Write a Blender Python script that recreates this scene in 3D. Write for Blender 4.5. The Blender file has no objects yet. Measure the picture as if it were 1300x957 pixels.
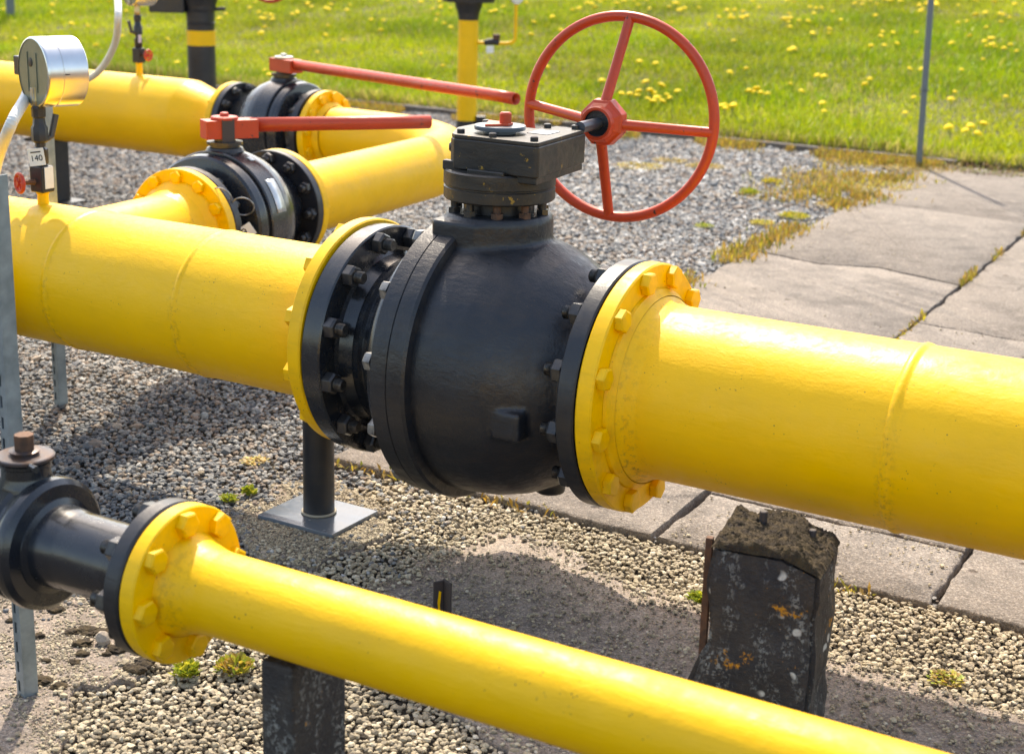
import bpy, math, random
import numpy as np
from math import sin, cos, pi, radians as R_, sqrt
from mathutils import Vector, Matrix, noise as mnoise
random.seed(7); rng = np.random.default_rng(7)
sc = bpy.context.scene
col = sc.collection

# ------------------------------------------------------------------ camera numbers
FPX, CX, CY, CAMH = 1942.0, 650.0, 434.0, 1.251
PIT, ROL = R_(15.1), R_(1.56)
_R0 = Vector((1, 0, 0)); FWD = Vector((0, cos(PIT), -sin(PIT))); _U0 = Vector((0, sin(PIT), cos(PIT)))
RGT = _R0 * cos(ROL) + _U0 * sin(ROL); UPV = -_R0 * sin(ROL) + _U0 * cos(ROL)
def at(x, y, z=0.0):
    """world point at height z seen at photograph pixel (x, y)"""
    v = FWD + RGT * ((x - CX) / FPX) - UPV * ((y - CY) / FPX)
    t = (z - CAMH) / v.z
    return Vector((v.x * t, v.y * t, z))
cam = bpy.data.cameras.new('camera'); camo = bpy.data.objects.new('camera', cam); col.objects.link(camo)
camo.matrix_world = Matrix(((RGT.x, UPV.x, -FWD.x, 0), (RGT.y, UPV.y, -FWD.y, 0), (RGT.z, UPV.z, -FWD.z, CAMH), (0, 0, 0, 1)))
cam.sensor_width = 36; cam.sensor_fit = 'HORIZONTAL'; cam.lens = FPX / 1300 * 36; cam.shift_y = -44.5 / 1300
cam.clip_start = .05; cam.clip_end = 800
cam.dof.use_dof = True; cam.dof.focus_distance = 2.95; cam.dof.aperture_fstop = 5.8
sc.camera = camo

# ------------------------------------------------------------------ materials
def mat(name):
    m = bpy.data.materials.new(name); m.use_nodes = True
    nt = m.node_tree; nt.nodes.clear()
    out = nt.nodes.new('ShaderNodeOutputMaterial'); b = nt.nodes.new('ShaderNodeBsdfPrincipled')
    nt.links.new(b.outputs[0], out.inputs[0])
    return m, nt, b
def N(nt, t, **kw):
    n = nt.nodes.new(t)
    for k, v in kw.items():
        if k in n.inputs: n.inputs[k].default_value = v
        else: setattr(n, k, v)
    return n
def L(nt, a, b): nt.links.new(a, b)
def ramp(nt, fac, stops):
    r = nt.nodes.new('ShaderNodeValToRGB'); e = r.color_ramp.elements
    while len(e) < len(stops): e.new(.5)
    for i, (p, c) in enumerate(stops):
        e[i].position = p; e[i].color = (c[0], c[1], c[2], 1) if hasattr(c, '__len__') else (c, c, c, 1)
    L(nt, fac, r.inputs[0]); return r.outputs[0]
def mix(nt, fac, a, b):
    m = nt.nodes.new('ShaderNodeMix'); m.data_type = 'RGBA'
    for s, v in ((0, fac), (6, a), (7, b)):
        if isinstance(v, bpy.types.NodeSocket): L(nt, v, m.inputs[s])
        else: m.inputs[s].default_value = v if s == 0 else (v[0], v[1], v[2], 1)
    return m.outputs[2]
def mth(nt, op, a, b=0.5):
    m = nt.nodes.new('ShaderNodeMath'); m.operation = op
    for i, v in enumerate((a, b)):
        if isinstance(v, bpy.types.NodeSocket): L(nt, v, m.inputs[i])
        else: m.inputs[i].default_value = v
    return m.outputs[0]
def coords(nt, scale=(1, 1, 1)):
    tc = nt.nodes.new('ShaderNodeTexCoord'); mp = nt.nodes.new('ShaderNodeMapping')
    mp.inputs['Scale'].default_value = scale; L(nt, tc.outputs['Object'], mp.inputs[0]); return mp.outputs[0]
def noise(nt, vec, s, d=4, r=.55, dist=0):
    n = N(nt, 'ShaderNodeTexNoise', Scale=s, Detail=d, Roughness=r, Distortion=dist); L(nt, vec, n.inputs['Vector']); return n.outputs['Fac']
def voro(nt, vec, s, feat='F1', out='Distance', rnd=1.0):
    n = nt.nodes.new('ShaderNodeTexVoronoi'); n.feature = feat; n.inputs['Scale'].default_value = s; n.inputs['Randomness'].default_value = rnd
    L(nt, vec, n.inputs['Vector']); return n.outputs[out]
def bump(nt, b, h, strength, dist):
    n = N(nt, 'ShaderNodeBump', Strength=strength, Distance=dist); L(nt, h, n.inputs['Height']); L(nt, n.outputs[0], b.inputs['Normal'])
def add(nt, *xs):
    o = xs[0]
    for x in xs[1:]: o = mth(nt, 'ADD', o, x)
    return o
def sc_(nt, x, k): return mth(nt, 'MULTIPLY', x, k)

def paint(name, base, rough=.35, wr=1.0, dirt=(.08, .05, .02), amt=.5, var=.12, chips=None, coat=0.0, rust=0.0, grime=0.0, spec=.5, rings=()):
    m, nt, b = mat(name)
    c1 = coords(nt); c2 = coords(nt, (.35, 1.6, 1.6))
    big = noise(nt, c1, 4, 3); fine = noise(nt, c1, 240, 2); wrk = noise(nt, c2, 38, 5, .62, .6); mid = noise(nt, c1, 60, 3)
    lo = tuple(x * (1 - var) for x in base); hi = tuple(min(1, x * (1 + var)) for x in base)
    c = mix(nt, ramp(nt, big, [(.3, 0), (.7, 1)]), lo, hi)
    # grime specks: small dark dots in patches
    sp = ramp(nt, voro(nt, c1, 150), [(.0, 1), (.16, 1), (.24, 0), (1, 0)])
    pm = ramp(nt, noise(nt, c1, 13, 4), [(.52, 0), (.66, 1)])
    pick = ramp(nt, noise(nt, c1, 95, 1), [(.55, 0), (.6, 1)])
    c = mix(nt, sc_(nt, mth(nt, 'MULTIPLY', mth(nt, 'MULTIPLY', sp, pm), pick), amt), c, dirt)
    if grime:
        g = ramp(nt, noise(nt, c2, 11, 6, .7), [(.45, 0), (.75, 1)])
        c = mix(nt, sc_(nt, g, grime), c, dirt)
    if rings:
        sx = nt.nodes.new('ShaderNodeSeparateXYZ'); L(nt, coords(nt), sx.inputs[0]); acc = None
        for x0, wd in rings:
            k = ramp(nt, mth(nt, 'ABSOLUTE', mth(nt, 'SUBTRACT', sx.outputs[0], x0), 0), [(0, 1), (wd * .45, .75), (wd, 0)])
            acc = k if acc is None else mth(nt, 'MAXIMUM', acc, k)
        zz = ramp(nt, mth(nt, 'ADD', mth(nt, 'MULTIPLY', sx.outputs[2], 2.2), .5), [(0, 1), (.75, .25), (1, .1)])
        nz_ = ramp(nt, noise(nt, c1, 85, 5, .75), [(.50, 0), (.60, 1)])
        c = mix(nt, sc_(nt, mth(nt, 'MULTIPLY', mth(nt, 'MULTIPLY', acc, nz_), zz), .6), c, dirt)
        und = ramp(nt, sx.outputs[2], [(0, 0), (1, 0)])
    if chips:
        cc, ca = chips
        k = ramp(nt, noise(nt, c1, 34, 6, .7), [(1 - ca - .02, 0), (1 - ca, 1)])
        c = mix(nt, k, c, cc)
    L(nt, c, b.inputs['Base Color'])
    rr = ramp(nt, add(nt, sc_(nt, mid, .5), sc_(nt, noise(nt, c1, 7, 4, .65), .5)), [(.35, max(.05, rough - .09)), (.65, rough + .16)]); L(nt, rr, b.inputs['Roughness'])
    b.inputs['Coat Weight'].default_value = coat; b.inputs['Coat Roughness'].default_value = .2; b.inputs['Specular IOR Level'].default_value = spec
    patch = ramp(nt, noise(nt, c1, 9, 3), [(.4, .25), (.65, 1)])
    h = add(nt, sc_(nt, mth(nt, 'MULTIPLY', wrk, patch), .8), sc_(nt, fine, .12), sc_(nt, mid, .35))
    bump(nt, b, h, .50 * wr, .0024)
    return m
YEL = (.93, .515, .001)
M_yel = paint('yellow_paint', YEL, .46, 1.0, (.12, .06, .01), .9, .05, spec=.42, grime=.10)
M_yelR = paint('yellow_paint_right', YEL, .45, 1.2, (.14, .075, .015), 1.0, .05, spec=.42, grime=.10, rings=((.80, .022), (.325, .04)))
M_yelL = paint('yellow_paint_left', YEL, .45, 1.2, (.14, .075, .015), 1.0, .05, spec=.42, grime=.10, rings=((-1.12, .02), (-.735, .02), (-.39, .05)))
M_yelS = paint('yellow_paint_thin', YEL, .45, 1.1, (.14, .075, .015), 1.0, .05, spec=.42, grime=.12, rings=((-.478, .035),))
M_yelf = paint('yellow_flange_paint', YEL, .46, .6, (.12, .07, .015), 1.0, .05, grime=.32, spec=.4)
M_blk = paint('black_paint', (.013, .015, .020), .36, .8, (.06, .045, .03), .9, .2, grime=.45)
M_cast = paint('cast_black_paint', (.012, .0145, .020), .38, 1.9, (.05, .036, .025), 1.0, .25, grime=.5)
M_gloss = paint('glossy_black_paint', (.012, .015, .021), .2, .5, (.09, .07, .03), .6, .2, grime=.25, coat=.35)
M_gear = paint('gearbox_black_paint', (.013, .013, .014), .42, 1.0, (.10, .07, .04), 1.0, .2, chips=((.30, .17, .02), .34), grime=.5)
M_red = paint('red_lead_paint', (.52, .05, .012), .38, .7, (.07, .03, .02), .8, .12, chips=((.05, .028, .022), .345), grime=.2)
M_redsmall = paint('faded_red_paint', (.48, .04, .015), .45, .6, (.07, .03, .02), .6, .15, chips=((.1, .05, .03), .36))
M_plate = paint('grey_gloss_plate_paint', (.10, .125, .155), .12, .3, (.2, .17, .12), .8, .15, grime=.35, coat=.5)

def simple(name, base, rough, metal=0.0, bscale=0, bst=.3, bd=.001, var=None):
    m, nt, b = mat(name); b.inputs['Roughness'].default_value = rough; b.inputs['Metallic'].default_value = metal
    c1 = coords(nt)
    if var:
        L(nt, mix(nt, ramp(nt, noise(nt, c1, var[1], 5, .6), [(.35, 0), (.65, 1)]), base, var[0]), b.inputs['Base Color'])
    else:
        L(nt, mix(nt, ramp(nt, noise(nt, c1, 25, 4), [(.3, 0), (.7, 1)]), tuple(x * .88 for x in base), base), b.inputs['Base Color'])
    if bscale: bump(nt, b, noise(nt, c1, bscale, 4), bst, bd)
    return m
M_steel = simple('zinc_steel', (.55, .55, .53), .32, .9, 120, .2, .0005, ((.28, .27, .25), 60))
M_nut = simple('painted_nut', (.018, .019, .023), .28, 0, 150, .3, .0008, ((.05, .045, .04), 70))
M_thread = simple('bare_thread', (.13, .12, .11), .35, .7, 0, 0, 0, ((.03, .03, .03), 90))
M_galv = simple('galvanised_steel', (.30, .36, .40), .45, .55, 60, .2, .0006, ((.20, .245, .27), 30))
M_gpost = simple('blue_grey_post', (.14, .17, .19), .45, .2)
M_chrome = simple('brushed_stainless', (.74, .74, .73), .27, 1.0, 300, .1, .0003)
M_back = simple('gauge_back_plate', (.20, .22, .16), .35, .6, 0, 0, 0, ((.26, .27, .20), 20))
M_dark = simple('black_plastic', (.02, .02, .022), .4)
M_rub = simple('gasket_rubber', (.008, .008, .008), .8)
M_white = simple('white_plate', (.80, .80, .76), .4)
M_ink = simple('black_ink', (.01, .01, .01), .6)
M_hose = simple('white_conduit', (.72, .72, .68), .45)
M_brass = simple('brass_fitting', (.55, .42, .22), .35, .8)
M_rust = simple('rusty_steel', (.16, .075, .04), .75, .2, 90, .6, .001, ((.06, .035, .025), 40))
M_stick = simple('silver_sticker', (.72, .74, .74), .25, .5, 0, 0, 0, ((.45, .47, .48), 30))
M_rustplate = simple('dark_bracket_steel', (.055, .045, .045), .55, .1, 60, .3, .001)

# concrete
def concrete(name, a, b_, rough=.85, moss=.25, dark=.25):
    m, nt, b = mat(name); tc = nt.nodes.new('ShaderNodeNewGeometry'); v = tc.outputs['Position']
    n1 = noise(nt, v, 2.2, 6, .6); n2 = noise(nt, v, 22, 6, .7); n3 = noise(nt, v, 160, 3, .6)
    c = mix(nt, ramp(nt, n1, [(.3, 0), (.7, 1)]), a, b_)
    at_ = nt.nodes.new('ShaderNodeAttribute'); at_.attribute_name = 'shade'
    c = mix(nt, .35, c, mix(nt, at_.outputs['Fac'], tuple(x * .72 for x in a), tuple(min(1, x * 1.2) for x in b_)))
    # aggregate speckle
    vc = nt.nodes.new('ShaderNodeTexVoronoi'); vc.inputs['Scale'].default_value = 260; L(nt, v, vc.inputs['Vector'])
    sep = nt.nodes.new('ShaderNodeSeparateColor'); L(nt, vc.outputs['Color'], sep.inputs[0])
    c = mix(nt, sc_(nt, ramp(nt, sep.outputs[0], [(.7, 0), (.78, 1)]), .45), c, (.42, .37, .32))
    c = mix(nt, sc_(nt, ramp(nt, sep.outputs[1], [(.76, 0), (.84, 1)]), .6), c, (.12, .105, .095))
    c = mix(nt, sc_(nt, ramp(nt, n2, [(.52, 0), (.72, 1)]), dark), c, (.10, .085, .07))
    pits = mth(nt, 'MULTIPLY', ramp(nt, voro(nt, v, 9), [(.0, 1), (.09, 1), (.13, 0), (1, 0)]), ramp(nt, noise(nt, v, 5, 2), [(.5, 0), (.56, 1)]))
    c = mix(nt, pits, c, (.07, .045, .03))
    if moss:
        g = mth(nt, 'MULTIPLY', ramp(nt, noise(nt, v, 3.1, 6, .75), [(.60, 0), (.72, 1)]), ramp(nt, n3, [(.4, 0), (.6, 1)]))
        c = mix(nt, sc_(nt, g, moss), c, (.17, .13, .05))
    wv = nt.nodes.new('ShaderNodeVectorMath'); wv.operation = 'ADD'; ns = nt.nodes.new('ShaderNodeTexNoise'); ns.inputs['Scale'].default_value = 3.5; ns.inputs['Detail'].default_value = 6
    L(nt, v, ns.inputs['Vector']); sv = nt.nodes.new('ShaderNodeVectorMath'); sv.operation = 'SCALE'; sv.inputs['Scale'].default_value = .35; L(nt, ns.outputs['Color'], sv.inputs[0]); L(nt, v, wv.inputs[0]); L(nt, sv.outputs[0], wv.inputs[1])
    ck = mth(nt, 'MULTIPLY', ramp(nt, voro(nt, wv.outputs[0], .8, 'DISTANCE_TO_EDGE'), [(0, 1), (.002, 1), (.006, 0), (1, 0)]), ramp(nt, noise(nt, v, 1.3, 2), [(.52, 0), (.60, .8)]))
    c = mix(nt, sc_(nt, ck, .85), c, (.035, .028, .02))
    stn = mth(nt, 'MULTIPLY', ramp(nt, noise(nt, v, 6, 6, .75), [(.48, 0), (.60, 1)]), .5); c = mix(nt, stn, c, tuple(x * .45 for x in a))
    c = mix(nt, sc_(nt, ramp(nt, noise(nt, v, 210, 4, .75), [(.40, 1), (.50, 0)]), .55), c, tuple(x * .38 for x in a))
    c = mix(nt, sc_(nt, ramp(nt, noise(nt, v, 130, 4, .8), [(.54, 0), (.62, 1)]), .5), c, tuple(min(1, x * 1.9) for x in b_))
    pal = mth(nt, 'MULTIPLY', ramp(nt, noise(nt, v, 14, 5, .8), [(.58, 0), (.68, 1)]), .45); c = mix(nt, pal, c, tuple(min(1, x * 1.75) for x in b_))
    L(nt, c, b.inputs['Base Color']); b.inputs['Roughness'].default_value = rough
    h = add(nt, sc_(nt, n3, .6), sc_(nt, n2, 1.1), sc_(nt, sep.outputs[0], .3), sc_(nt, pits, -1.0), sc_(nt, ck, -1.5), sc_(nt, noise(nt, v, 60, 4, .7), .7))
    bump(nt, b, h, .9, .005)
    return m
M_slab = concrete('weathered_concrete', (.150, .122, .100), (.225, .188, .155), moss=.3, dark=.3)
M_pad = concrete('rough_pad_concrete', (.225, .175, .14), (.32, .253, .20), moss=.35, dark=.4)
M_kerb = concrete('kerb_concrete', (.14, .12, .10), (.20, .17, .14), moss=.3, dark=.4)

def ground_mat(name, a, b_, s=70):
    m, nt, b = mat(name); g = nt.nodes.new('ShaderNodeNewGeometry'); v = g.outputs['Position']
    c = mix(nt, ramp(nt, noise(nt, v, s, 5, .7), [(.3, 0), (.7, 1)]), a, b_)
    L(nt, c, b.inputs['Base Color']); b.inputs['Roughness'].default_value = .95
    bump(nt, b, noise(nt, v, s * 1.6, 5, .7), 1, .01); return m
M_soil = ground_mat('dark_soil', (.035, .03, .022), (.09, .07, .05))
M_lawn = ground_mat('turf_soil', (.05, .07, .012), (.13, .12, .03), 30)

def stone_mat(name, stops, rough=.8):
    m, nt, b = mat(name); a = nt.nodes.new('ShaderNodeAttribute'); a.attribute_name = 'tone'
    g = nt.nodes.new('ShaderNodeNewGeometry'); v = g.outputs['Position']
    c = ramp(nt, a.outputs['Fac'], stops)
    c = mix(nt, sc_(nt, ramp(nt, noise(nt, v, 220, 3, .6), [(.35, 0), (.7, 1)]), .5), c, (.10, .095, .09))
    L(nt, c, b.inputs['Base Color']); b.inputs['Roughness'].default_value = rough
    bump(nt, b, noise(nt, v, 300, 3), .5, .001); return m
M_grav = stone_mat('grey_gravel', [(0, (.04, .044, .05)), (.25, (.12, .13, .145)), (.36, (.20, .21, .21)), (.40, (.21, .15, .11)), (.47, (.24, .18, .13)), (.52, (.25, .26, .255)), (.66, (.30, .30, .29)), (.72, (.38, .31, .24)), (.80, (.44, .40, .35)), (.85, (.55, .54, .51)), (1, (.78, .76, .72))])
M_pea = stone_mat('tan_gravel', [(0, (.14, .11, .075)), (.25, (.31, .25, .165)), (.6, (.48, .395, .255)), (.85, (.62, .53, .38)), (1, (.76, .68, .54))])

def leaf_mat(name, trans=.35):
    m, nt, b = mat(name); a = nt.nodes.new('ShaderNodeAttribute'); a.attribute_name = 'tint'
    L(nt, a.outputs['Color'], b.inputs['Base Color']); b.inputs['Roughness'].default_value = .55
    t = nt.nodes.new('ShaderNodeBsdfTranslucent'); L(nt, a.outputs['Color'], t.inputs[0])
    mx = nt.nodes.new('ShaderNodeMixShader'); mx.inputs[0].default_value = trans
    out = [n for n in nt.nodes if n.type == 'OUTPUT_MATERIAL'][0]
    L(nt, b.outputs[0], mx.inputs[1]); L(nt, t.outputs[0], mx.inputs[2]); L(nt, mx.outputs[0], out.inputs[0]); return m
M_leaf = leaf_mat('leaf_blades')
M_petal = simple('dandelion_petals', (.95, .66, .0), .8)
M_pstem = simple('plant_stem', (.16, .22, .05), .7)

# pillar paint: flaking black with lichen
def pillar_mat():
    m, nt, b = mat('flaking_black_paint_on_concrete'); v = coords(nt); w = coords(nt, (1, 1, .35))
    n1 = noise(nt, v, 9, 6, .7); n2 = noise(nt, v, 120, 4, .7); n3 = noise(nt, w, 26, 6, .7)
    c = mix(nt, ramp(nt, n1, [(.35, 0), (.7, 1)]), (.018, .019, .024), (.07, .055, .043))
    sp = mth(nt, 'MULTIPLY', ramp(nt, n2, [(.50, 0), (.56, 1)]), ramp(nt, n3, [(.50, 0), (.60, 1)]))
    c = mix(nt, sc_(nt, sp, .55), c, (.42, .42, .39))
    fl = mth(nt, 'MULTIPLY', ramp(nt, voro(nt, v, 24), [(.0, 1), (.18, 1), (.23, 0), (1, 0)]), ramp(nt, noise(nt, v, 15, 2), [(.56, 0), (.6, 1)]))
    c = mix(nt, fl, c, (.62, .60, .55))
    li = mth(nt, 'MULTIPLY', ramp(nt, noise(nt, v, 13, 5, .75), [(.60, 0), (.64, 1)]), ramp(nt, n2, [(.38, 0), (.5, 1)]))
    c = mix(nt, li, c, (.62, .26, .01))
    L(nt, c, b.inputs['Base Color']); b.inputs['Roughness'].default_value = .62
    bump(nt, b, add(nt, n2, n1, sc_(nt, sp, .3)), .8, .005); return m
M_pillar = pillar_mat()
M_moss = simple('brown_moss', (.022, .014, .008), .95, 0, 140, 1.0, .006, ((.062, .040, .014), 55))
M_lumber = simple('pale_timber', (.52, .40, .22), .8, 0, 60, .4, .002)

# ------------------------------------------------------------------ mesh builder
class MB:
    def __init__(s): s.v = []; s.f = []
    def addv(s, vs, fs, T=None):
        o = len(s.v)
        s.v += [tuple((T @ Vector(p)) if T is not None else p) for p in vs]
        s.f += [tuple(i + o for i in f) for f in fs]; return s
    def lathe(s, prof, segs=48, T=None, axis='x', cap=True, ph=0):
        pp = [prof[0]]
        for (xa, ra), (xb, rb) in zip(prof[:-1], prof[1:]):
            ln = math.hypot(xb - xa, rb - ra)
            if ln > .012 and segs > 20:
                t = min(.2, .003 / ln); pp += [(xa + (xb - xa) * t, ra + (rb - ra) * t), (xb + (xa - xb) * t, rb + (ra - rb) * t)]
            pp.append((xb, rb))
        prof = pp
        vs = []; fs = []; n = len(prof)
        for x, r in prof:
            for k in range(segs):
                a = 2 * pi * k / segs + ph
                if axis == 'x': vs.append((x, r * sin(a), r * cos(a)))
                else: vs.append((r * cos(a), r * sin(a), x))
        for i in range(n - 1):
            for k in range(segs):
                k2 = (k + 1) % segs
                q = (i * segs + k, (i + 1) * segs + k, (i + 1) * segs + k2, i * segs + k2)
                fs.append(q if axis == 'x' else q[::-1])
        if cap:
            fs.append(tuple(range(segs))); fs.append(tuple(reversed(range((n - 1) * segs, n * segs))))
            if axis != 'x': fs[-2] = fs[-2][::-1]; fs[-1] = fs[-1][::-1]
        return s.addv(vs, fs, T)
    def box(s, x0, x1, y0, y1, z0, z1, T=None):
        vs = [(x, y, z) for x in (x0, x1) for y in (y0, y1) for z in (z0, z1)]
        return s.addv(vs, [(0, 1, 3, 2), (4, 6, 7, 5), (0, 4, 5, 1), (2, 3, 7, 6), (0, 2, 6, 4), (1, 5, 7, 3)], T)
    def prism(s, pts, z0, z1, T=None):
        n = len(pts); vs = [(p[0], p[1], z0) for p in pts] + [(p[0], p[1], z1) for p in pts]
        fs = [tuple(reversed(range(n))), tuple(range(n, 2 * n))] + [(i, (i + 1) % n, n + (i + 1) % n, n + i) for i in range(n)]
        return s.addv(vs, fs, T)
    def tube(s, pts, rad, segs=14, cap=True):
        pts = [Vector(p) for p in pts]; n = len(pts); vs = []; fs = []
        rr = rad if hasattr(rad, '__len__') else [rad] * n
        t0 = (pts[1] - pts[0]).normalized(); up = Vector((0, 0, 1)) if abs(t0.z) < .9 else Vector((1, 0, 0))
        u = t0.cross(up).normalized()
        for i, p in enumerate(pts):
            t = (pts[min(i + 1, n - 1)] - pts[max(i - 1, 0)]).normalized()
            u = (u - t * u.dot(t)).normalized(); w = t.cross(u)
            for k in range(segs):
                a = 2 * pi * k / segs; vs.append(tuple(p + (u * cos(a) + w * sin(a)) * rr[i]))
        for i in range(n - 1):
            for k in range(segs):
                k2 = (k + 1) % segs; fs.append((i * segs + k, i * segs + k2, (i + 1) * segs + k2, (i + 1) * segs + k))
        if cap: fs.append(tuple(reversed(range(segs)))); fs.append(tuple(range((n - 1) * segs, n * segs)))
        return s.addv(vs, fs)
    def torus(s, Rr, r, segs=96, s2=14, T=None, a0=0, a1=2 * pi):
        pts = [(0, Rr * sin(a), Rr * cos(a)) for a in np.linspace(a0, a1, segs + 1)]
        if a1 - a0 >= 2 * pi - 1e-6:
            vs = []; fs = []
            for i in range(segs):
                a = 2 * pi * i / segs
                for k in range(s2):
                    b = 2 * pi * k / s2; q = Rr + r * cos(b); vs.append((r * sin(b), q * sin(a), q * cos(a)))
            for i in range(segs):
                for k in range(s2):
                    i2 = (i + 1) % segs; k2 = (k + 1) % s2; fs.append((i * s2 + k, i * s2 + k2, i2 * s2 + k2, i2 * s2 + k))
            return s.addv(vs, fs, T)
        return s.tube([T @ Vector(p) if T else p for p in pts], r, s2)
def finish(name, me, m, parent=None, loc=(0, 0, 0), rot=(0, 0, 0), ang=32, bevel=0, bseg=2):
    if m: me.materials.append(m)
    me.polygons.foreach_set('use_smooth', [True] * len(me.polygons))
    me.update(); me.set_sharp_from_angle(angle=R_(ang))
    o = bpy.data.objects.new(name, me); col.objects.link(o); o.location = loc; o.rotation_euler = rot
    if parent: o.parent = parent
    if bevel:
        b = o.modifiers.new('bevel', 'BEVEL'); b.width = bevel; b.segments = bseg; b.limit_method = 'ANGLE'; b.angle_limit = R_(35)
        b.harden_normals = True
    return o
def obj(name, mb, m, parent=None, loc=(0, 0, 0), rot=(0, 0, 0), ang=32, bevel=0, bseg=2):
    me = bpy.data.meshes.new(name); me.from_pydata(mb.v, [], mb.f); me.validate()
    import bmesh
    bm = bmesh.new(); bm.from_mesh(me); bmesh.ops.recalc_face_normals(bm, faces=bm.faces); bm.to_mesh(me); bm.free()
    return finish(name, me, m, parent, loc, rot, ang, bevel, bseg)
def inst(src, name, parent, loc, rot=(0, 0, 0)):
    o = bpy.data.objects.new(name, src); col.objects.link(o); o.parent = parent; o.location = loc; o.rotation_euler = rot; return o
def empty(name, loc, rz=0):
    o = bpy.data.objects.new(name, None); col.objects.link(o); o.location = loc; o.rotation_euler = (0, 0, rz); o.empty_display_size = .05; return o
def tag(o, label=None, cat=None, group=None, kind=None):
    if label: o['label'] = label
    if cat: o['category'] = cat
    if group: o['group'] = group
    if kind: o['kind'] = kind
    return o
def meshof(mb, m, bev=0, ang=32, name='m'):
    o = obj(name, mb, m, ang=ang, bevel=bev)
    if bev:
        dg = bpy.context.evaluated_depsgraph_get(); me = bpy.data.meshes.new_from_object(o.evaluated_get(dg)); 
        bpy.data.objects.remove(o); me.name = name; return me
    me = o.data; bpy.data.objects.remove(o); return me
def T(x=0, y=0, z=0, rx=0, ry=0, rz=0):
    return Matrix.Translation((x, y, z)) @ Matrix.Rotation(rz, 4, 'Z') @ Matrix.Rotation(ry, 4, 'Y') @ Matrix.Rotation(rx, 4, 'X')
def text_mesh(s, size, depth=.0004):
    cu = bpy.data.curves.new('t', 'FONT'); cu.body = s; cu.size = size; cu.extrude = depth; cu.align_x = 'CENTER'; cu.align_y = 'CENTER'
    o = bpy.data.objects.new('t', cu); col.objects.link(o); bpy.context.view_layer.update()
    me = bpy.data.meshes.new_from_object(o.evaluated_get(bpy.context.evaluated_depsgraph_get())); bpy.data.objects.remove(o); return me

# bolt pieces (axis +x)
def hexp(mb, r, x0, x1, ch=.0):
    c = ch or (x1 - x0) * .22
    pr = [(x0, r), (x1 - c, r), (x1, r * .84)]
    return mb.lathe(pr, 6)
def bolt_meshes(r, h, mh, mn):
    b = MB(); hexp(b, r * .98, 0, h * .92, h * .13)
    head = meshof(b, mh, .0006, name='bolt_head')
    b = MB(); hexp(b, r, 0, h * 1.25); nut = meshof(b, mn, .0012, name='hex_nut')
    b = MB(); p = []
    x = h * 1.2; rs = r * .56
    while x < h * 2.15: p += [(x, rs), (x + .0012, rs * .9)]; x += .0026
    p += [(x, rs * .8)]
    b.lathe([(h, rs)] + p, 16); stud = meshof(b, M_thread, name='stud_end')
    return head, nut, stud
BY24 = bolt_meshes(.0225, .0175, M_yelf, M_nut)
BY20 = bolt_meshes(.0185, .0145, M_yelf, M_nut)
BY16 = bolt_meshes(.0150, .0125, M_yelf, M_nut)
_b = MB(); hexp(_b, .019, 0, .018); SILV = meshof(_b, simple('worn_painted_bolt', (.10, .10, .10), .35, .4, 120, .3, .0006, ((.30, .29, .27), 55)), .0012, name='cover_bolt')
def bolt_ring(parent, x, rp, n, ph, me, name, sgn=1, loc=(0, 0, 0), stud=None):
    for k in range(n):
        a = ph + 2 * pi * k / n
        p = (loc[0] + x, loc[1] + rp * sin(a) * 1, loc[2] + rp * cos(a))
        spin = random.uniform(0, 1)
        o = inst(me, name, parent, p, (spin, 0, 0 if sgn > 0 else pi))
        if stud:
            s = inst(stud, 'stud', o, (0, 0, 0))
def ring_disc(x0, x1, r, ri=0.0, c=.003, segs=96):
    return MB().lathe([(x0, max(ri, .001)), (x0, r - c), (x0 + c, r), (x1 - c, r), (x1, r - c), (x1, max(ri, .001))], segs)

AK = R_(-31.7); K0 = Vector((1.2, 9.56, 0)); DK = Vector((cos(AK), sin(AK), 0)); NK = Vector((-DK.y, DK.x, 0)); SL = .08
def lawn_pt(px, py):
    v = FWD + RGT * ((px - CX) / FPX) - UPV * ((py - CY) / FPX)
    # plane z = .035 + SL * ((p-K0).NK)
    num = .035 + SL * (-(K0.x * NK.x + K0.y * NK.y)) - CAMH; den = v.z - SL * (v.x * NK.x + v.y * NK.y); t = num / den
    return Vector((v.x * t, v.y * t, CAMH + v.z * t))
# ================================================================== MAIN LINE
AZ = R_(-30.45); D = Vector((cos(AZ), sin(AZ), 0)); NN = Vector((-D.y, D.x, 0)); P0 = Vector((0, 2.886, 0)); H = .431
def root(name, origin, az, s0, h):
    dd = Vector((cos(az), sin(az), 0)); o = empty(name, origin + dd * s0, az); return o, (-s0, 0, h)
def weldbump(prof_r, x, w=.009, h=.0034):
    return [(x - w, prof_r), (x - w * .6, prof_r + h * .7), (x - w * .2, prof_r + h), (x + w * .2, prof_r + h * .95), (x + w * .6, prof_r + h * .6), (x + w, prof_r)]
# right pipe
rt, lo = root('gas_pipe', P0, AZ, 1.2, H)
tag(rt, 'large yellow gas pipe running from the big black valve to the right edge', 'pipe')
obj('pipe_shell', MB().lathe([(.318, .176), (.33, .168), (.35, .1625), (.4, .162)] + weldbump(.162, .80) + [(1.6, .162), (2.6, .162), (9, .162)], 128), M_yelR, rt, lo)
fl = obj('flange', ring_disc(.268, .300, .235, .1), M_yelf, rt, lo)
obj('weld_neck', MB().lathe([(.3005, .190), (.306, .188), (.311, .181), (.3185, .1775)], 96, cap=False), M_yelf, rt, lo)
bolt_ring(rt, .3003, .212, 12, R_(-41.5) + pi, BY24[0], 'bolt', 1, lo)
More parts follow.
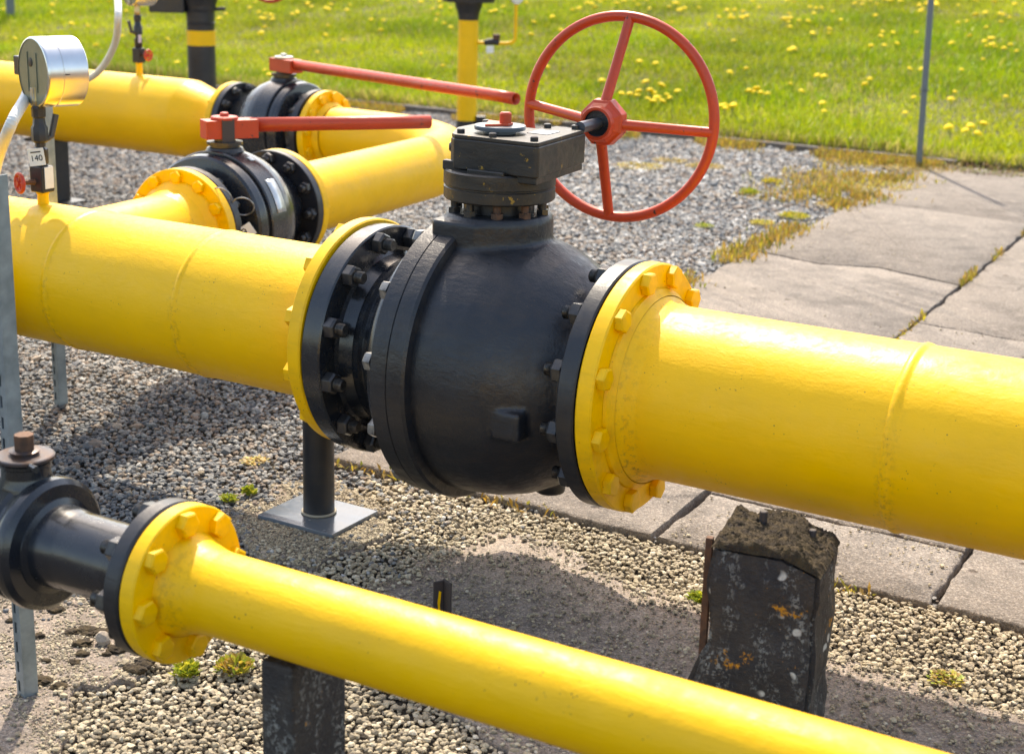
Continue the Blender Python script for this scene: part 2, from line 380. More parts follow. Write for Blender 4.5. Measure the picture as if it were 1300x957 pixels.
# left pipe
lt, lo = root('gas_pipe', P0, AZ, -1.0, H)
tag(lt, 'large yellow gas pipe left of the big black valve, carrying the gauge tagged 140', 'pipe')
LZ = (lo[0], lo[1], lo[2] + .008)
obj('pipe_shell', MB().lathe([(-9, .162)] + weldbump(.162, -1.12, .007, .0025) + weldbump(.162, -.735, .007, .0025) + [(-.42, .162), (-.39, .166), (-.372, .176)], 128), M_yelL, lt, LZ)
obj('flange', ring_disc(-.372, -.341, .235, .1), M_yelf, lt, LZ)
bolt_ring(lt, -.372, .212, 12, R_(-41.5), BY24[0], 'bolt', -1, LZ)

# main valve
vt, lo = root('ball_valve', P0, AZ, 0, H)
tag(vt, 'big black cast ball valve in the middle with gearbox and large red handwheel', 'valve')
# cast body: several solids fused by a voxel remesh
b = MB()
b.lathe([(-.075, .10), (-.075, .262), (-.02, .263), (.03, .258), (.08, .245), (.125, .224), (.165, .198), (.195, .176), (.215, .168), (.236, .168), (.236, .10)], 96)
b.lathe([(.12, .106), (.285, .106), (.298, .100)], 64, T(-.037, 0, 0), 'z')
b.lathe([(.10, .20), (.16, .165), (.20, .125), (.235, .107)], 64, T(-.012, 0, 0), 'z')
b.prism([(-.124, -.100), (-.114, -.113), (-.025, -.113), (.0, -.100), (.0, .09), (-.12, .06)], .15, .287)      # square shoulder under the gearbox
b.box(.10, .155, -.235, -.15, -.075, -.02)                                                     # small cast lug
b.lathe([(-.257, .030), (-.2, .035)], 24, T(.085, .02, 0), 'z')
o = obj('body', b, None, vt, lo)
rm = o.modifiers.new('r', 'REMESH'); rm.mode = 'VOXEL'; rm.voxel_size = .0042; rm.use_smooth_shade = True
sm = o.modifiers.new('s', 'SMOOTH'); sm.factor = .6; sm.iterations = 6
dg = bpy.context.evaluated_depsgraph_get(); me = bpy.data.meshes.new_from_object(o.evaluated_get(dg)); nm = o.name; bpy.data.objects.remove(o)
me.materials.clear(); me.materials.append(M_cast); me.polygons.foreach_set('use_smooth', [True] * len(me.polygons))
o = bpy.data.objects.new('body', me); col.objects.link(o); o.parent = vt; o.location = lo
obj('body_collar', MB().lathe([(-.142, .2), (-.142, .276), (-.138, .281), (-.104, .282), (-.102, .2795), (-.100, .283), (-.068, .283), (-.062, .279), (-.060, .26), (-.060, .2)], 128), M_cast, vt, lo)
ad = obj('end_adapter', MB().lathe([(-.337, .1), (-.337, .232), (-.334, .235), (-.296, .235), (-.293, .232), (-.293, .185), (-.288, .178), (-.262, .170), (-.255, .176), (-.243, .178), (-.238, .171), (-.225, .173), (-.200, .190), (-.185, .215), (-.175, .240), (-.165, .246), (-.1425, .248), (-.1425, .1)], 128), M_gloss, vt, lo)
obj('end_flange', MB().lathe([(.228, .16), (.2285, .231), (.232, .235), (.2615, .235), (.2645, .232), (.2645, .1)], 128), M_blk, vt, lo)
obj('gasket', MB().lathe([(.264, .222), (.269, .222)], 96), M_rub, vt, lo)
obj('gasket', MB().lathe([(-.342, .228), (-.336, .228)], 96), M_rub, vt, lo)
bolt_ring(vt, -.293, .212, 12, R_(-41.5), BY24[1], 'nut', 1, lo, BY24[2])
bolt_ring(vt, .2285, .212, 12, R_(-41.5), BY24[1], 'nut', -1, lo, BY24[2])
bolt_ring(vt, -.165, .262, 12, R_(8), SILV, 'cover_bolt', -1, (lo[0] + .022, lo[1], lo[2]))
# gearbox
GX = -.037
gb = MB()
gb.lathe([(.322, .06), (.322, .104), (.325, .107), (.345, .107), (.347, .1045), (.349, .1045), (.351, .1075), (.376, .1075), (.379, .104), (.380, .06)], 96, T(GX), 'z')
gear = obj('gearbox', gb, M_gear, vt, lo)
g2 = MB(); hs = [(-.072, -.062), (-.058, -.074), (.118, -.078), (.126, -.072), (.098, .158), (.088, .164), (.030, .168), (.02, .108), (-.108, .112), (-.116, .100), (-.112, .02)]
hs = [(x + GX + .0, y) for x, y in hs]
g2.prism(hs, .380, .438)
hou = obj('housing', g2, M_gear, gear, (0, 0, 0))
cut = obj('cut', MB().box(-.012, .02, -.016, .016, -.0135, .0135, T(GX + .112, .047, .412, 0, 0, math.atan2(.028, .230))), M_dark)
bo = hou.modifiers.new('b', 'BOOLEAN'); bo.object = cut; bo.solver = 'EXACT'; bv = hou.modifiers.new('bv', 'BEVEL'); bv.width = .003; bv.segments = 2; bv.limit_method = 'ANGLE'; bv.angle_limit = R_(35); bv.harden_normals = True
bpy.context.view_layer.update(); me_ = bpy.data.meshes.new_from_object(hou.evaluated_get(bpy.context.evaluated_depsgraph_get())); hou.modifiers.clear(); hou.data = me_; bpy.data.objects.remove(cut)
g3 = MB(); g3.prism([(GX + .066, -.070), (GX + .120, -.070), (GX + .094, .158), (GX + .032, .162)], .366, .3805); g3.box(GX - .02, GX + .06, -.088, -.07, .376, .386); g3.box(GX - .085, GX - .04, -.072, -.058, .376, .395)
obj('housing_rib', g3, M_gear, gear, bevel=.003)
cvr = MB(); cvr.prism([((x - GX) * .985 + GX, y * .985) for x, y in hs], .438, .4455)
obj('cover_plate', cvr, M_gear, gear, bevel=.0015)
ind = MB().lathe([(.4455, .03), (.452, .03), (.4525, .0485), (.4585, .0495), (.4605, .0485), (.4605, .002)], 64, T(GX - .002, .0), 'z')
indo = obj('position_indicator', ind, simple('grey_indicator', (.13, .15, .17), .35, .2), gear)
ar = MB().prism([(GX - .010, -.042), (GX + .020, -.006), (GX + .016, .018), (GX - .042, .024)], .4607, .4650)
obj('indicator_arrow', ar, M_red, gear, bevel=.0008)
obj('indicator_nut', MB().lathe([(.4650, .0115), (.482, .0115), (.485, .009)], 16, T(GX + .006, .006), 'z'), M_red, gear)
for (x, y) in ((.105, -.055), (.02, -.062), (-.058, -.05), (.080, .148), (.028, .13), (-.095, .10)):
    obj('cover_bolt', MB().lathe([(.4455, .0075), (.4525, .0075), (.454, .0055)], 14, T(GX + x, y), 'z'), M_nut, gear)
obj('name_plate', MB().box(.045, .088, .03, .085, .4456, .4468, T(GX - .005, 0, 0, 0, 0, R_(3))), M_stick, gear)
for k in range(10):
    a = 2 * pi * (k + .3) / 10
    wd = MB().lathe([(.296, .0125), (.307, .0125)], 6, T(GX + .088 * cos(a), .088 * sin(a)), 'z'); wd.lathe([(.285, .0075), (.3225, .0075)], 12, T(GX + .088 * cos(a), .088 * sin(a)), 'z')
    obj('mounting_bolt', wd, M_rust if k in (8, 9) else M_nut, gear, ang=20)
obj('stem_housing', MB().lathe([(.29, .06), (.29, .068), (.324, .068), (.324, .06)], 48, T(GX), 'z'), M_blk, gear)
obj('breather_plug', MB().lathe([(0, .010), (.014, .010), (.018, .007)], 16, T(GX - .095, .0, .41, 0, 0, pi + .5)), M_dark, gear)
# shaft & handwheel
gear_to = Vector((.004, .355, .449)); wl = R_(94.45)
hw = empty('tmp', (0, 0, 0)); bpy.data.objects.remove(hw)
Tw = T(.036, .35, .449, 0, 0, wl)
wheel = obj('handwheel', MB().torus(.2060, .0109, 128, 16, Tw), M_red, vt, lo)
for k in range(4):
    th = R_(4) + k * pi / 2
    p0 = Tw @ Vector((-.088, -.03 * sin(th), .03 * cos(th))); p1 = Tw @ Vector((-.0, -.2015 * sin(th), .2015 * cos(th)))
    obj('spoke', MB().tube([p0, p0.lerp(p1, .5), p1.lerp(p0, .03), p1], [.0112, .0105, .0105, .013], 18), M_red, wheel)
hb = MB().lathe([(-.112, .030), (-.112, .0335), (-.100, .042), (-.096, .048), (-.072, .050), (-.066, .046), (-.066, .01)], 8, Tw, ph=pi / 8)
obj('hub', hb, M_red, wheel, bevel=.0018, ang=20)
obj('hub_collar', MB().lathe([(-.118, .0255), (-.122, .028), (-.122, .0325), (-.108, .0345)], 48, Tw, cap=False), M_red, wheel)
obj('hub_bore', MB().lathe([(-.1125, .002), (-.1125, .027), (-.118, .028), (-.119, .0255), (-.114, .0245), (-.114, .002)], 40, Tw), M_gloss, wheel)
sh = MB().tube([Tw @ Vector((-.20, 0, 0)), Tw @ Vector((-.105, 0, 0))], .0115, 24)
obj('drive_shaft', sh, simple('dark_shaft', (.07, .08, .10), .3, .5), vt, lo)

# support under left flange
sp = empty('pipe_support', P0 + D * (-.465) + NN * (-.016), AZ)
tag(sp, 'black steel tube on a grey base plate under the left flange of the big valve', 'pipe support')
obj('post', MB().lathe([(.02, .034), (.26, .0335)], 32, axis='z'), M_blk, sp)
obj('base_plate', MB().box(-.100, .100, -.085, .080, .008, .018), M_plate, sp, bevel=.0015)
obj('weld_bead', MB().torus(.0355, .003, 32, 8, T(0, 0, .0215, 0, pi / 2, 0)), simple('weld_dirt', (.35, .31, .24), .8), sp)

# ================================================================== FRONT SMALL LINE
AF = R_(-29.65); DF = Vector((cos(AF), sin(AF), 0)); NF = Vector((-DF.y, DF.x, 0)); PF = Vector((0, 1.679, 0)); HF = .377
ft, lo = root('gas_pipe', PF, AF, .3, HF)
tag(ft, 'thin yellow gas pipe crossing the front of the photo from the small black valve', 'pipe')
obj('pipe_shell', MB().lathe([(-.497, .073), (-.490, .071), (-.478, .065), (-.458, .0592), (-.44, .0572), (1, .0572), (5, .0572)], 80), M_yelS, ft, lo)
obj('flange', ring_disc(-.520, -.496, .110, .03, .002), M_yelf, ft, lo)
bolt_ring(ft, -.4965, .0905, 8, R_(-48.6) + pi, BY20[0], 'bolt', 1, lo)
fv, lo = root('ball_valve', PF, AF, -.8, HF)
tag(fv, 'small glossy black valve at the lower left edge with a rusty square stem on top', 'valve')
obj('body', MB().lathe([(-1.02, .04), (-1.02, .06), (-.99, .085), (-.945, .092), (-.92, .093), (-.790, .093), (-.784, .089), (-.778, .089), (-.770, .096), (-.762, .098), (-.752, .0965), (-.745, .089), (-.742, .03)], 96), M_gloss, fv, lo)
obj('end_pipe', MB().lathe([(-.75, .03), (-.75, .072), (-.742, .070), (-.738, .062), (-.715, .0595), (-.70, .0575), (-.56, .0572), (-.55, .0575)], 80), M_gloss, fv, lo)
obj('flange', MB().lathe([(-.55, .05), (-.55, .107), (-.547, .110), (-.526, .110), (-.523, .107), (-.523, .05)], 96), M_blk, fv, lo)
bolt_ring(fv, -.55, .0905, 8, R_(-48.6), BY20[1], 'nut', -1, lo, BY20[2])
stx = -.80
obj('bonnet', MB().lathe([(.05, .048), (.088, .040), (.097, .0355), (.112, .035), (.114, .037), (.118, .037), (.120, .0345), (.1225, .0345)], 48, T(stx), 'z'), M_gloss, fv, lo)
obj('stop_washer', MB().lathe([(.1225, .040), (.1225, .042), (.1265, .042), (.128, .040), (.128, .02), (.129, .02), (.134, .022), (.1355, .018)], 40, T(stx), 'z'), simple('washer', (.06, .06, .07), .35, .4, 0, 0, 0, ((.10, .055, .035), 50)), fv, lo)
obj('stem', MB().prism([(stx + .0145 * cos(a), .0145 * sin(a)) for a in [k * pi / 4 + .4 for k in range(8)]], .128, .158), M_rust, fv, lo, bevel=.0012)
obj('stop_pin', MB().tube([(stx + .03, -.02, .122), (stx + .055, -.03, .124)], .005, 10), M_gloss, fv, lo)
tg = obj('tag', MB().box(-.0012, .0012, -.025, .025, -.045, .045), M_white, fv, (lo[0] + stx - .040, lo[1] - .050, lo[2] + .100), (0.0, .15, R_(-25)), bevel=.0006)
tag(tg, 'white plastic tag hanging on the stem')
# supports for the front pipe
def clipat(s, n, w, h, name, label, cat):
    c = PF + DF * s + NF * n; e = empty(name, c, AF); tag(e, label, cat); return e
e = clipat(-.40, .30, 0, 0, 'steel_angle', 'short black steel angle stub behind the thin front pipe, with yellow paint drip', 'steel stub')
e.location = at(567, 800)
e.rotation_euler = (0, 0, R_(-58))
obj('angle_leg', MB().box(-.014, .014, -.002, .002, 0, .098), M_rustplate, e, bevel=.0006)
obj('angle_leg', MB().box(-.014, -.010, -.022, -.0022, 0, .096), M_rustplate, e, bevel=.0006)
obj('paint_drip', MB().prism([(-.0025, .02), (.003, .028), (.002, .05), (.0045, .075), (.0, .078), (-.003, .055), (-.001, .04)], 0, .001, T(-.0085, -.012, 0, 0, 0, 0) @ Matrix(((0, 0, -1, 0), (1, 0, 0, 0), (0, 1, 0, 0), (0, 0, 0, 1)))), M_yelf, e)
blk = MB()
nx, nz = 14, 12
e = empty('saddle_block', PF + DF * (-.325) + NF * .03, AF); tag(e, 'mossy black timber saddle block carrying the thin front pipe at the bottom of the photo', 'pipe saddle')
obj('block', MB().prism([(-.030, -.055), (.022, -.055), (.026, .062), (-.028, .065)], 0, .315), M_pillar, e, bevel=.006)
obj('wedge', MB().addv([(-.028, .01, .3155), (-.006, .01, .3155), (-.006, .062, .3155), (-.028, .062, .3155), (-.028, .01, .319), (-.006, .01, .319), (-.006, .062, .332), (-.028, .062, .332)], [(0, 3, 2, 1), (4, 5, 6, 7), (0, 1, 5, 4), (1, 2, 6, 5), (2, 3, 7, 6), (3, 0, 4, 7)]), M_lumber, e, bevel=.002)

# ================================================================== LEVER VALVES 2 / 3
def lever_valve(name, label, origin, az, x0, h, flip, end_pt, lz, phase):
    """x0: station of the local zero flange face; flip: local x runs against the line"""
    dd = Vector((cos(az), sin(az), 0)); r = empty(name, origin + dd * x0, az + (pi if flip else 0)); tag(r, label, 'valve')
    lo = (0, 0, h)
    obj('body', MB().lathe([(.0275, .09), (.032, .118), (.055, .122), (.085, .132), (.115, .150), (.145, .170), (.175, .186), (.205, .196), (.225, .200), (.235, .201), (.300, .201), (.304, .198), (.305, .190), (.312, .190), (.314, .194), (.320, .195), (.345, .192), (.352, .186), (.357, .160), (.362, .138), (.38, .130), (.40, .128), (.403, .09)], 96), M_gloss, r, lo)
    for a, bb in ((.0, .028), (.402, .430)): obj('flange', ring_disc(a, bb, .170, .05, .002), M_blk, r, lo)
    bolt_ring(r, .028, .1475, 12, phase, BY20[1], 'nut', 1, lo, BY20[2])
    bolt_ring(r, .402, .1475, 12, phase, BY20[1], 'nut', -1, lo, BY20[2])
    sx = .245
    obj('stem_seat', MB().lathe([(.195, .055), (.205, .05), (.207, .042), (.213, .042), (.214, .05), (.222, .05), (.224, .03), (.245, .03)], 48, T(sx), 'z'), M_nut, r, lo)
    # lever along to end_pt
    org = r.location + Vector((cos(r.rotation_euler.z), sin(r.rotation_euler.z), 0)) * sx
    v = Vector(end_pt) - Vector((org.x, org.y, lz)); ln = Vector((v.x, v.y, 0)).length; az2 = math.atan2(v.y, v.x) - r.rotation_euler.z
    lev = obj('lever', MB().tube([(.075, 0, .006), (ln - .09, 0, .002 + v.z), (ln, 0, v.z)], .0205, 24, cap=False), M_red, r, (sx, 0, lz), (0, 0, az2))
    s = lev.modifiers.new('solid', 'SOLIDIFY'); s.thickness = .003; s.offset = -1
    hub = MB().box(-.062, .09, -.030, .030, -.028, .024)
    obj('lever_block', hub, M_red, lev, bevel=.002)
    obj('top_washer', MB().lathe([(.0245, .036), (.0245, .038), (.031, .038), (.033, .035), (.033, .02), (.034, .013), (.042, .012), (.044, .009)], 32, axis='z'), M_redsmall if flip else M_steel, lev)
    obj('stop_plate', MB().box(-.018, .018, -.0345, -.0305, -.062, .026) if flip else MB().box(-.01, .012, .0305, .0335, -.03, .02), M_rustplate, lev, bevel=.0008)
    return r, lo
A3 = R_(-31.0); D3 = Vector((cos(A3), sin(A3), 0)); P3 = Vector((0, 5.60, 0)); H3 = .448
A2 = R_(64.4); D2 = Vector((cos(A2), sin(A2), 0)); P2 = Vector((0, 6.016, 0)); H2 = .431
v3, lo3 = lever_valve('lever_valve', 'farther black lever ball valve, its long red lever sloping right to an open tube end', P3, A3, -1.34, H3, False, at(655, 126, .705), .705, R_(9))
v2, lo2 = lever_valve('lever_valve', 'nearer black lever ball valve with silver stickers on its body and a red lever', P2, A2, -1.66, H2, True, at(545, 155, .685), .690, R_(0.4))
# stickers on valve 2
for (ang, x0, x1, w) in ((38, .215, .150, .0), ):
    pass
def sticker(x0, x1, a0, a1, parent, lo, r=.2022, m=M_stick):
    b = MB(); n = 8; vs = []; fs = []
    for i in range(n + 1):
        a = a0 + (a1 - a0) * i / n
        for x in (x0, x1): vs.append((x, r * sin(a), r * cos(a)))
    for i in range(n): fs.append((2 * i, 2 * i + 1, 2 * i + 3, 2 * i + 2))
    b.addv(vs, fs); o = obj('sticker', b, m, parent, lo); s = o.modifiers.new('t', 'SOLIDIFY'); s.thickness = .0006; s.offset = 1; return o
sticker(.236, .276, R_(50), R_(78), v2, lo2)
sticker(.240, .258, R_(24), R_(29), v2, lo2, m=M_white)
# key rings with tag
def wire_ring(parent, c, rad, rot, name='wire_ring', r=.002):
    return obj(name, MB().torus(rad, r, 40, 8), M_steel, parent, c, rot)
w_ = wire_ring(v2, (lo2[0] + .43, .115, lo2[2] + .10), .032, (0.2, .5, .4))
w_ = wire_ring(v2, (lo2[0] + .395, .165, lo2[2] + .075), .030, (0.3, .5, .5))
tp = MB().box(-.001, .001, -.026, .026, -.018, .018); t2 = obj('tag', tp, M_white, v2, (.405, .178, lo2[2] + .006), (.6, 0, .55))
tm = text_mesh('9', .032); tm.materials.append(M_ink); t_ = bpy.data.objects.new('tag_text', tm); col.objects.link(t_); t_.parent = t2; t_.location = (.0014, 0, 0); t_.rotation_euler = (pi / 2, 0, pi / 2)

# line 3: big pipe left with cone + stub; the elbow joining line 3 and line 2
bt, lo = root('gas_pipe', P3, A3, -2.2, H3)
tag(bt, 'large yellow pipe in the upper left, tapered before the farther lever valve', 'pipe')
obj('pipe_shell', MB().lathe([(-9, .162), (-1.62, .162), (-1.60, .1615), (-1.585, .160), (-1.45, .116), (-1.435, .1125), (-1.40, .1095), (-1.372, .118)], 96), M_yel, bt, lo)
obj('flange', ring_disc(-1.372, -1.344, .170, .05, .002), M_yelf, bt, lo)
bolt_ring(bt, -1.372, .1475, 12, R_(9), BY20[0], 'bolt', -1, lo)
jt = empty('pipe_elbow', P3 + D3 * (-.3), 0)
tag(jt, 'yellow pipe bend right of the two lever valves, joining them', 'pipe')
# corner of both axes
a_, b_ = D3, D2; det = a_.x * (-b_.y) - (-b_.x) * a_.y; rh = P2 - P3
t3 = (rh.x * (-b_.y) - (-b_.x) * rh.y) / det; X = P3 + D3 * t3; t2_ = (X - P2).dot(D2)
RB = .40
pts = [P3 + D3 * (-.835)]; q = X - D3 * RB; qe = X - D2 * RB
pts.append(q)
for k in range(1, 14):
    t = k / 14; pts.append(q * (1 - t) ** 2 + X * 2 * t * (1 - t) + qe * t * t)
pts.append(qe); pts.append(P2 + D2 * (-1.60))
cc = jt.location
pz = [(p.x - cc.x, p.y - cc.y, H3 + (H2 - H3) * i / (len(pts) - 1)) for i, p in enumerate(pts)]
obj('pipe_shell', MB().tube(pz, .1095, 72), M_yel, jt)
for (O, dd, az, s0, s1, hh, face, ph) in ((P3, D3, A3, -.8965, -.868, H3, 1, R_(9)), (P2, D2, A2, -1.658, -1.630, H2, -1, R_(0.4))):
    f = obj('flange', ring_disc(0, s1 - s0, .170, .05, .002), M_yelf, jt, O + dd * s0 - cc + Vector((0, 0, hh)), (0, 0, az))
    for k in range(12):
        a = ph + k * pi / 6
        x = (s1 - s0) if True else 0
        inst(BY20[0], 'bolt', f, (x, .1475 * sin(a), .1475 * cos(a)), (random.random(), 0, 0))
    obj('weld_neck', MB().lathe([(s1 - s0, .128), (s1 - s0 + .012, .126), (s1 - s0 + .03, .1115)], 72, cap=False), M_yelf, f)
# left part of line 2 down to the main pipe
l2, lo = root('branch_pipe', P2, A2, -2.5, H2)
tag(l2, 'short yellow branch pipe between the big left pipe and the nearer lever valve', 'pipe')
obj('pipe_shell', MB().lathe([(-2.98, .1095), (-2.22, .1095), (-2.19, .1095), (-2.150, .118), (-2.130, .135), (-2.121, .137)], 80), M_yel, l2, lo)
obj('flange', ring_disc(-2.121, -2.092, .170, .05, .002), M_yelf, l2, lo)
bolt_ring(l2, -2.121, .1475, 12, R_(0.4), BY20[0], 'bolt', -1, lo)
# black bracket plate below the bend beside valve 2
bp = empty('pipe_support', P2 + D2 * (-1.53) - Vector((0, 0, 0)), A2); tag(bp, 'dark steel bracket plate standing under the yellow bend beside the nearer lever valve', 'pipe support')
obj('bracket_plate', MB().prism([(-.09, .01), (.12, .01), (.155, .33), (-.09, .285)], -.004, .004, T(0, -.105, 0, pi / 2, 0, 0)), M_rustplate, bp, bevel=.001)
obj('foot', MB().box(-.1, .14, -.17, -.04, .002, .012), M_rustplate, bp)
for (pp, dd, az, s, lab, top) in ((P3, D3, A3, -2.42, 'black foot under the left end of the upper yellow pipe', .286), (P0, D, AZ, -1.62, 'black foot under the left end of the large front yellow pipe', .27)):
    e = empty('pipe_support', pp + dd * s, az); tag(e, lab, 'pipe support')
    obj('post', MB().box(-.03, .03, -.05, .05, .01, top), M_blk, e, bevel=.002); obj('saddle', MB().box(-.05, .05, -.13, .13, top + .0005, top + .014), M_blk, e, bevel=.002)
    obj('foot', MB().box(-.09, .09, -.09, .09, 0.001, .0095), M_blk, e)

# ================================================================== GAUGES
def gauge(label, origin, az, s, h0, loadz, full=True, wheel_side=-1, hose=None, drum_az=R_(222), text='140'):
    dd = Vector((cos(az), sin(az), 0)); g = empty('pressure_gauge', origin + dd * s, az); tag(g, label, 'gauge'); z0 = h0 + .152
    if full: z0 -= .012
    def V(prof, m, name, par=g, x=0, y=0, seg=24, bev=0): return obj(name, MB().lathe([(z0 + a, r) for a, r in prof], seg, T(x, y), 'z'), m, par, bevel=bev)
    V([(0, .015), (.012, .013), (.045, .013), (.046, .015), (.050, .015)], M_yelf, 'pipe_stub')
    blk = obj('block_valve', MB().prism([(-.021, -.019), (.021, -.019), (.021, .019), (-.021, .019)], z0 + .050, z0 + .112), M_dark, g, bevel=.004)
    V([(.112, .013), (.118, .017), (.150, .017), (.155, .012), (.165, .012)], M_dark, 'union_nut', seg=8)
    ck = V([(.165, .014), (.17, .019), (.2, .019), (.206, .015), (.222, .013), (.225, .016), (.245, .016), (.25, .012)], M_dark, 'gauge_cock', seg=8)
    la = drum_az - az
    u = Vector((cos(la), sin(la), 0))
    obj('cock_lever', MB().tube([(0, 0, z0 + .165), tuple(-u * .028 + Vector((0, 0, z0 + .178))), tuple(-u * .042 + Vector((0, 0, z0 + .228)))] if full else [(0, 0, z0 + .17), tuple(u * .03 + Vector((0, 0, z0 + .18))), tuple(u * .042 + Vector((0, 0, z0 + .225)))], .0075, 10), simple('lever_grey', (.06, .06, .06), .5), ck)
    V([(.25, .011), (.255, .013), (.264, .013), (.268, .012), (.292, .012)], M_brass, 'gauge_socket', seg=6)
    # little red wheel on the block valve
    wv = Vector((cos(la), sin(la), 0)) if wheel_side < 0 else Vector((1, 0, 0))
    wrot = math.atan2(wv.y, wv.x)
    c = wv * .055 + Vector((0, 0, z0 + .075 if full else z0 + .085))
    st = obj('valve_stem', MB().tube([(0, 0, c.z), tuple(wv * .05 + Vector((0, 0, c.z)))], [.008, .005], 12), M_rust, g)
    tw = T(c.x, c.y, c.z, 0, 0, wrot)
    wb = MB().torus(.0205, .0048, 40, 10, tw)
    sw = obj('small_handwheel', wb, M_redsmall, g)
    for k in range(5):
        a = k * 2 * pi / 5 + .3; obj('spoke', MB().tube([tw @ Vector((0, 0, 0)), tw @ Vector((0, .0205 * sin(a), .0205 * cos(a)))], .0036, 8), M_redsmall, sw)
    obj('hub', MB().lathe([(-.006, .006), (.007, .006)], 12, tw), M_redsmall, sw)
    # drum case; axis along the drum direction, seen plate = back
    zc = z0 + (.252 if full else .292) + .074; td = T(0, 0, zc, 0, 0, la) @ Matrix.Translation((-.045 if full else -.02, 0, 0))
    case = obj('case', MB().lathe([(-.046, .02), (-.046, .0785), (-.044, .0805), (.014, .0805), (.0150, .0788), (.0165, .0788), (.0175, .0805), (.050, .0805), (.053, .079), (.054, .076)], 96, td, cap=False), M_chrome, g)
    obj('back_plate', MB().lathe([(.0525, .002), (.0525, .0768), (.049, .0770)], 64, td, cap=True), M_back, case)
    obj('glass', MB().lathe([(-.0455, .002), (-.0455, .074), (-.0445, .074)], 64, td), simple('gauge_glass', (.6, .65, .66), .05), case)
    obj('back_port', MB().lathe([(.0526, .0105), (.0536, .0105), (.054, .009)], 24, td @ Matrix.Translation((0, -.012, .022))), M_dark, case)
    for yy in (-.027, .018): obj('back_rib', MB().box(.0526, .0545, yy - .0015, yy + .0015, -.045, .045, td), M_back, case, bevel=.0006)
    obj('socket_label', MB().box(.0526, .0562, -.016, .004, -.078, -.036, td), M_steel, case, bevel=.001)
    obj('slot', MB().box(.002, .013, -.001, .001, -.0012, .0012, td @ T(0, .0802, 0)), M_dark, case)
    # plug + conduit
    obj('plug', MB().box(.005, .05, -.016, .016, -.022, .022, td @ Matrix.Translation((0, -.0945 if full else -.09, .008))), M_dark, case, bevel=.003)
    return g, z0, zc, la, td
g1, z0, zc, la, td = gauge('silver drum gauge on the big left pipe, with white tag reading 140', P0, AZ, -1.283, H + .008, 0)
# tag 140
tg = obj('tag', MB().box(-.001, .001, -.019, .019, -.020, .020), M_white, g1, (.012, -.024, z0 + .135), (0, .12, R_(-62)), bevel=.0004)
tg.rotation_euler = (R_(8), 0, R_(-62) )
tg.scale = (1, 1, 1)
tm = text_mesh('140', .0195); tm.materials.append(M_ink); t_ = bpy.data.objects.new('tag_text', tm); col.objects.link(t_); t_.parent = tg; t_.location = (.0013, 0, -.003); t_.rotation_euler = (pi / 2, 0, pi / 2)
obj('tag_bar', MB().box(.0011, .0014, -.012, .012, .010, .013), M_ink, tg)
obj('side_tag', MB().box(.0215, .0235, -.012, .014, z0 + .06, z0 + .11), M_white, g1, bevel=.0004)
pl = td @ Vector((.027, -.0945, -.014)); 
g1m = Matrix.Translation(g1.location) @ Matrix.Rotation(AZ, 4, 'Z'); inv = g1m.inverted()
hp = [pl, pl + Vector((0, 0, -.05))]
e1 = inv @ at(-6, 215, .66); e2 = inv @ at(14, 158, .80)
ctrl = [pl, pl + Vector((0, 0, -.045)), e2, e1, e1 + Vector((-.02, -.02, -.15))]
def spline(c, n=60):
    c = [Vector(x) for x in c]; c = [c[0] * 2 - c[1]] + c + [c[-1] * 2 - c[-2]]; o = []
    seg = len(c) - 3
    for i in range(seg):
        p0, p1, p2, p3 = c[i:i + 4]
        for k in range(n // seg):
            t = k / (n // seg)
            o.append(.5 * ((2 * p1) + (-p0 + p2) * t + (2 * p0 - 5 * p1 + 4 * p2 - p3) * t * t + (-p0 + 3 * p1 - 3 * p2 + p3) * t ** 3))
    o.append(c[-2]); return o
cp = spline(ctrl, 180); obj('conduit', MB().tube(cp, [.0125 + .0011 * (i % 2) for i in range(len(cp))], 16), M_hose, g1)
g2_, z02, zc2, la2, td2 = gauge('silver drum gauge on the far yellow pipe, cut by the top edge of the photo', P3, A3, -1.885, H3 + .01, 0, full=False, wheel_side=1)
for o in g2_.children:
    pass
ph = td2 @ Vector((.027, -.09, -.02)); inv = (Matrix.Translation(g2_.location) @ Matrix.Rotation(A3, 4, 'Z')).inverted()
zz = H3 + .06
ctrl = [inv @ at(149, -12, 1.00), inv @ at(150, 20, .93), inv @ at(146, 55, .82), inv @ at(128, 88, .70), inv @ at(104, 104, .62), inv @ at(60, 120, .55)]
cp = spline(ctrl, 120); obj('conduit', MB().tube(cp, .0125, 14), M_hose, g2_)
obj('side_tag', MB().box(.016, .018, -.016, .0, z02 + .135, z02 + .168), simple('pale_violet_tag', (.62, .52, .62), .5), g2_)

# slotted angle posts
def slotted(label, px, py, h, rz, w=.040, lean=(0, 0)):
    p = at(px, py); e = empty('slotted_post', p, rz); tag(e, label, 'post', 'slotted gauge posts')
    b = MB(); t = .0025; pitch = .035; sw = .0032; sl = .0098
    # front flange built as two rails and bridges so that the slots are real holes
    x0, x1, c = 0, w, w * .36
    def leg(M):
        b.box(0, c - sw, -t, 0, 0, h, M); b.box(c + sw, w, -t, 0, 0, h, M)
        z = 0
        while z < h:
            z1 = min(h, z + pitch - 2 * sl); b.box(c - sw, c + sw, -t + .0001, -.0001, z, z1, M); z += pitch
    leg(Matrix.Identity(4))
    obj('slotted_face', b, M_galv, e)
    obj('side_face', MB().box(w - t, w, .0002, w, 0, h), M_galv, e); obj('side_face', MB().box(0, t, .0002, w * .5, 0, h), M_galv, e)
    obj('slot_shade_sheet', MB().box(t, w - t, w * .30, w * .32, 0, h - .002), M_dark, e)  # black sheet added behind the slots, standing in for the shade inside
    e.rotation_euler = (lean[0], lean[1], rz); return e
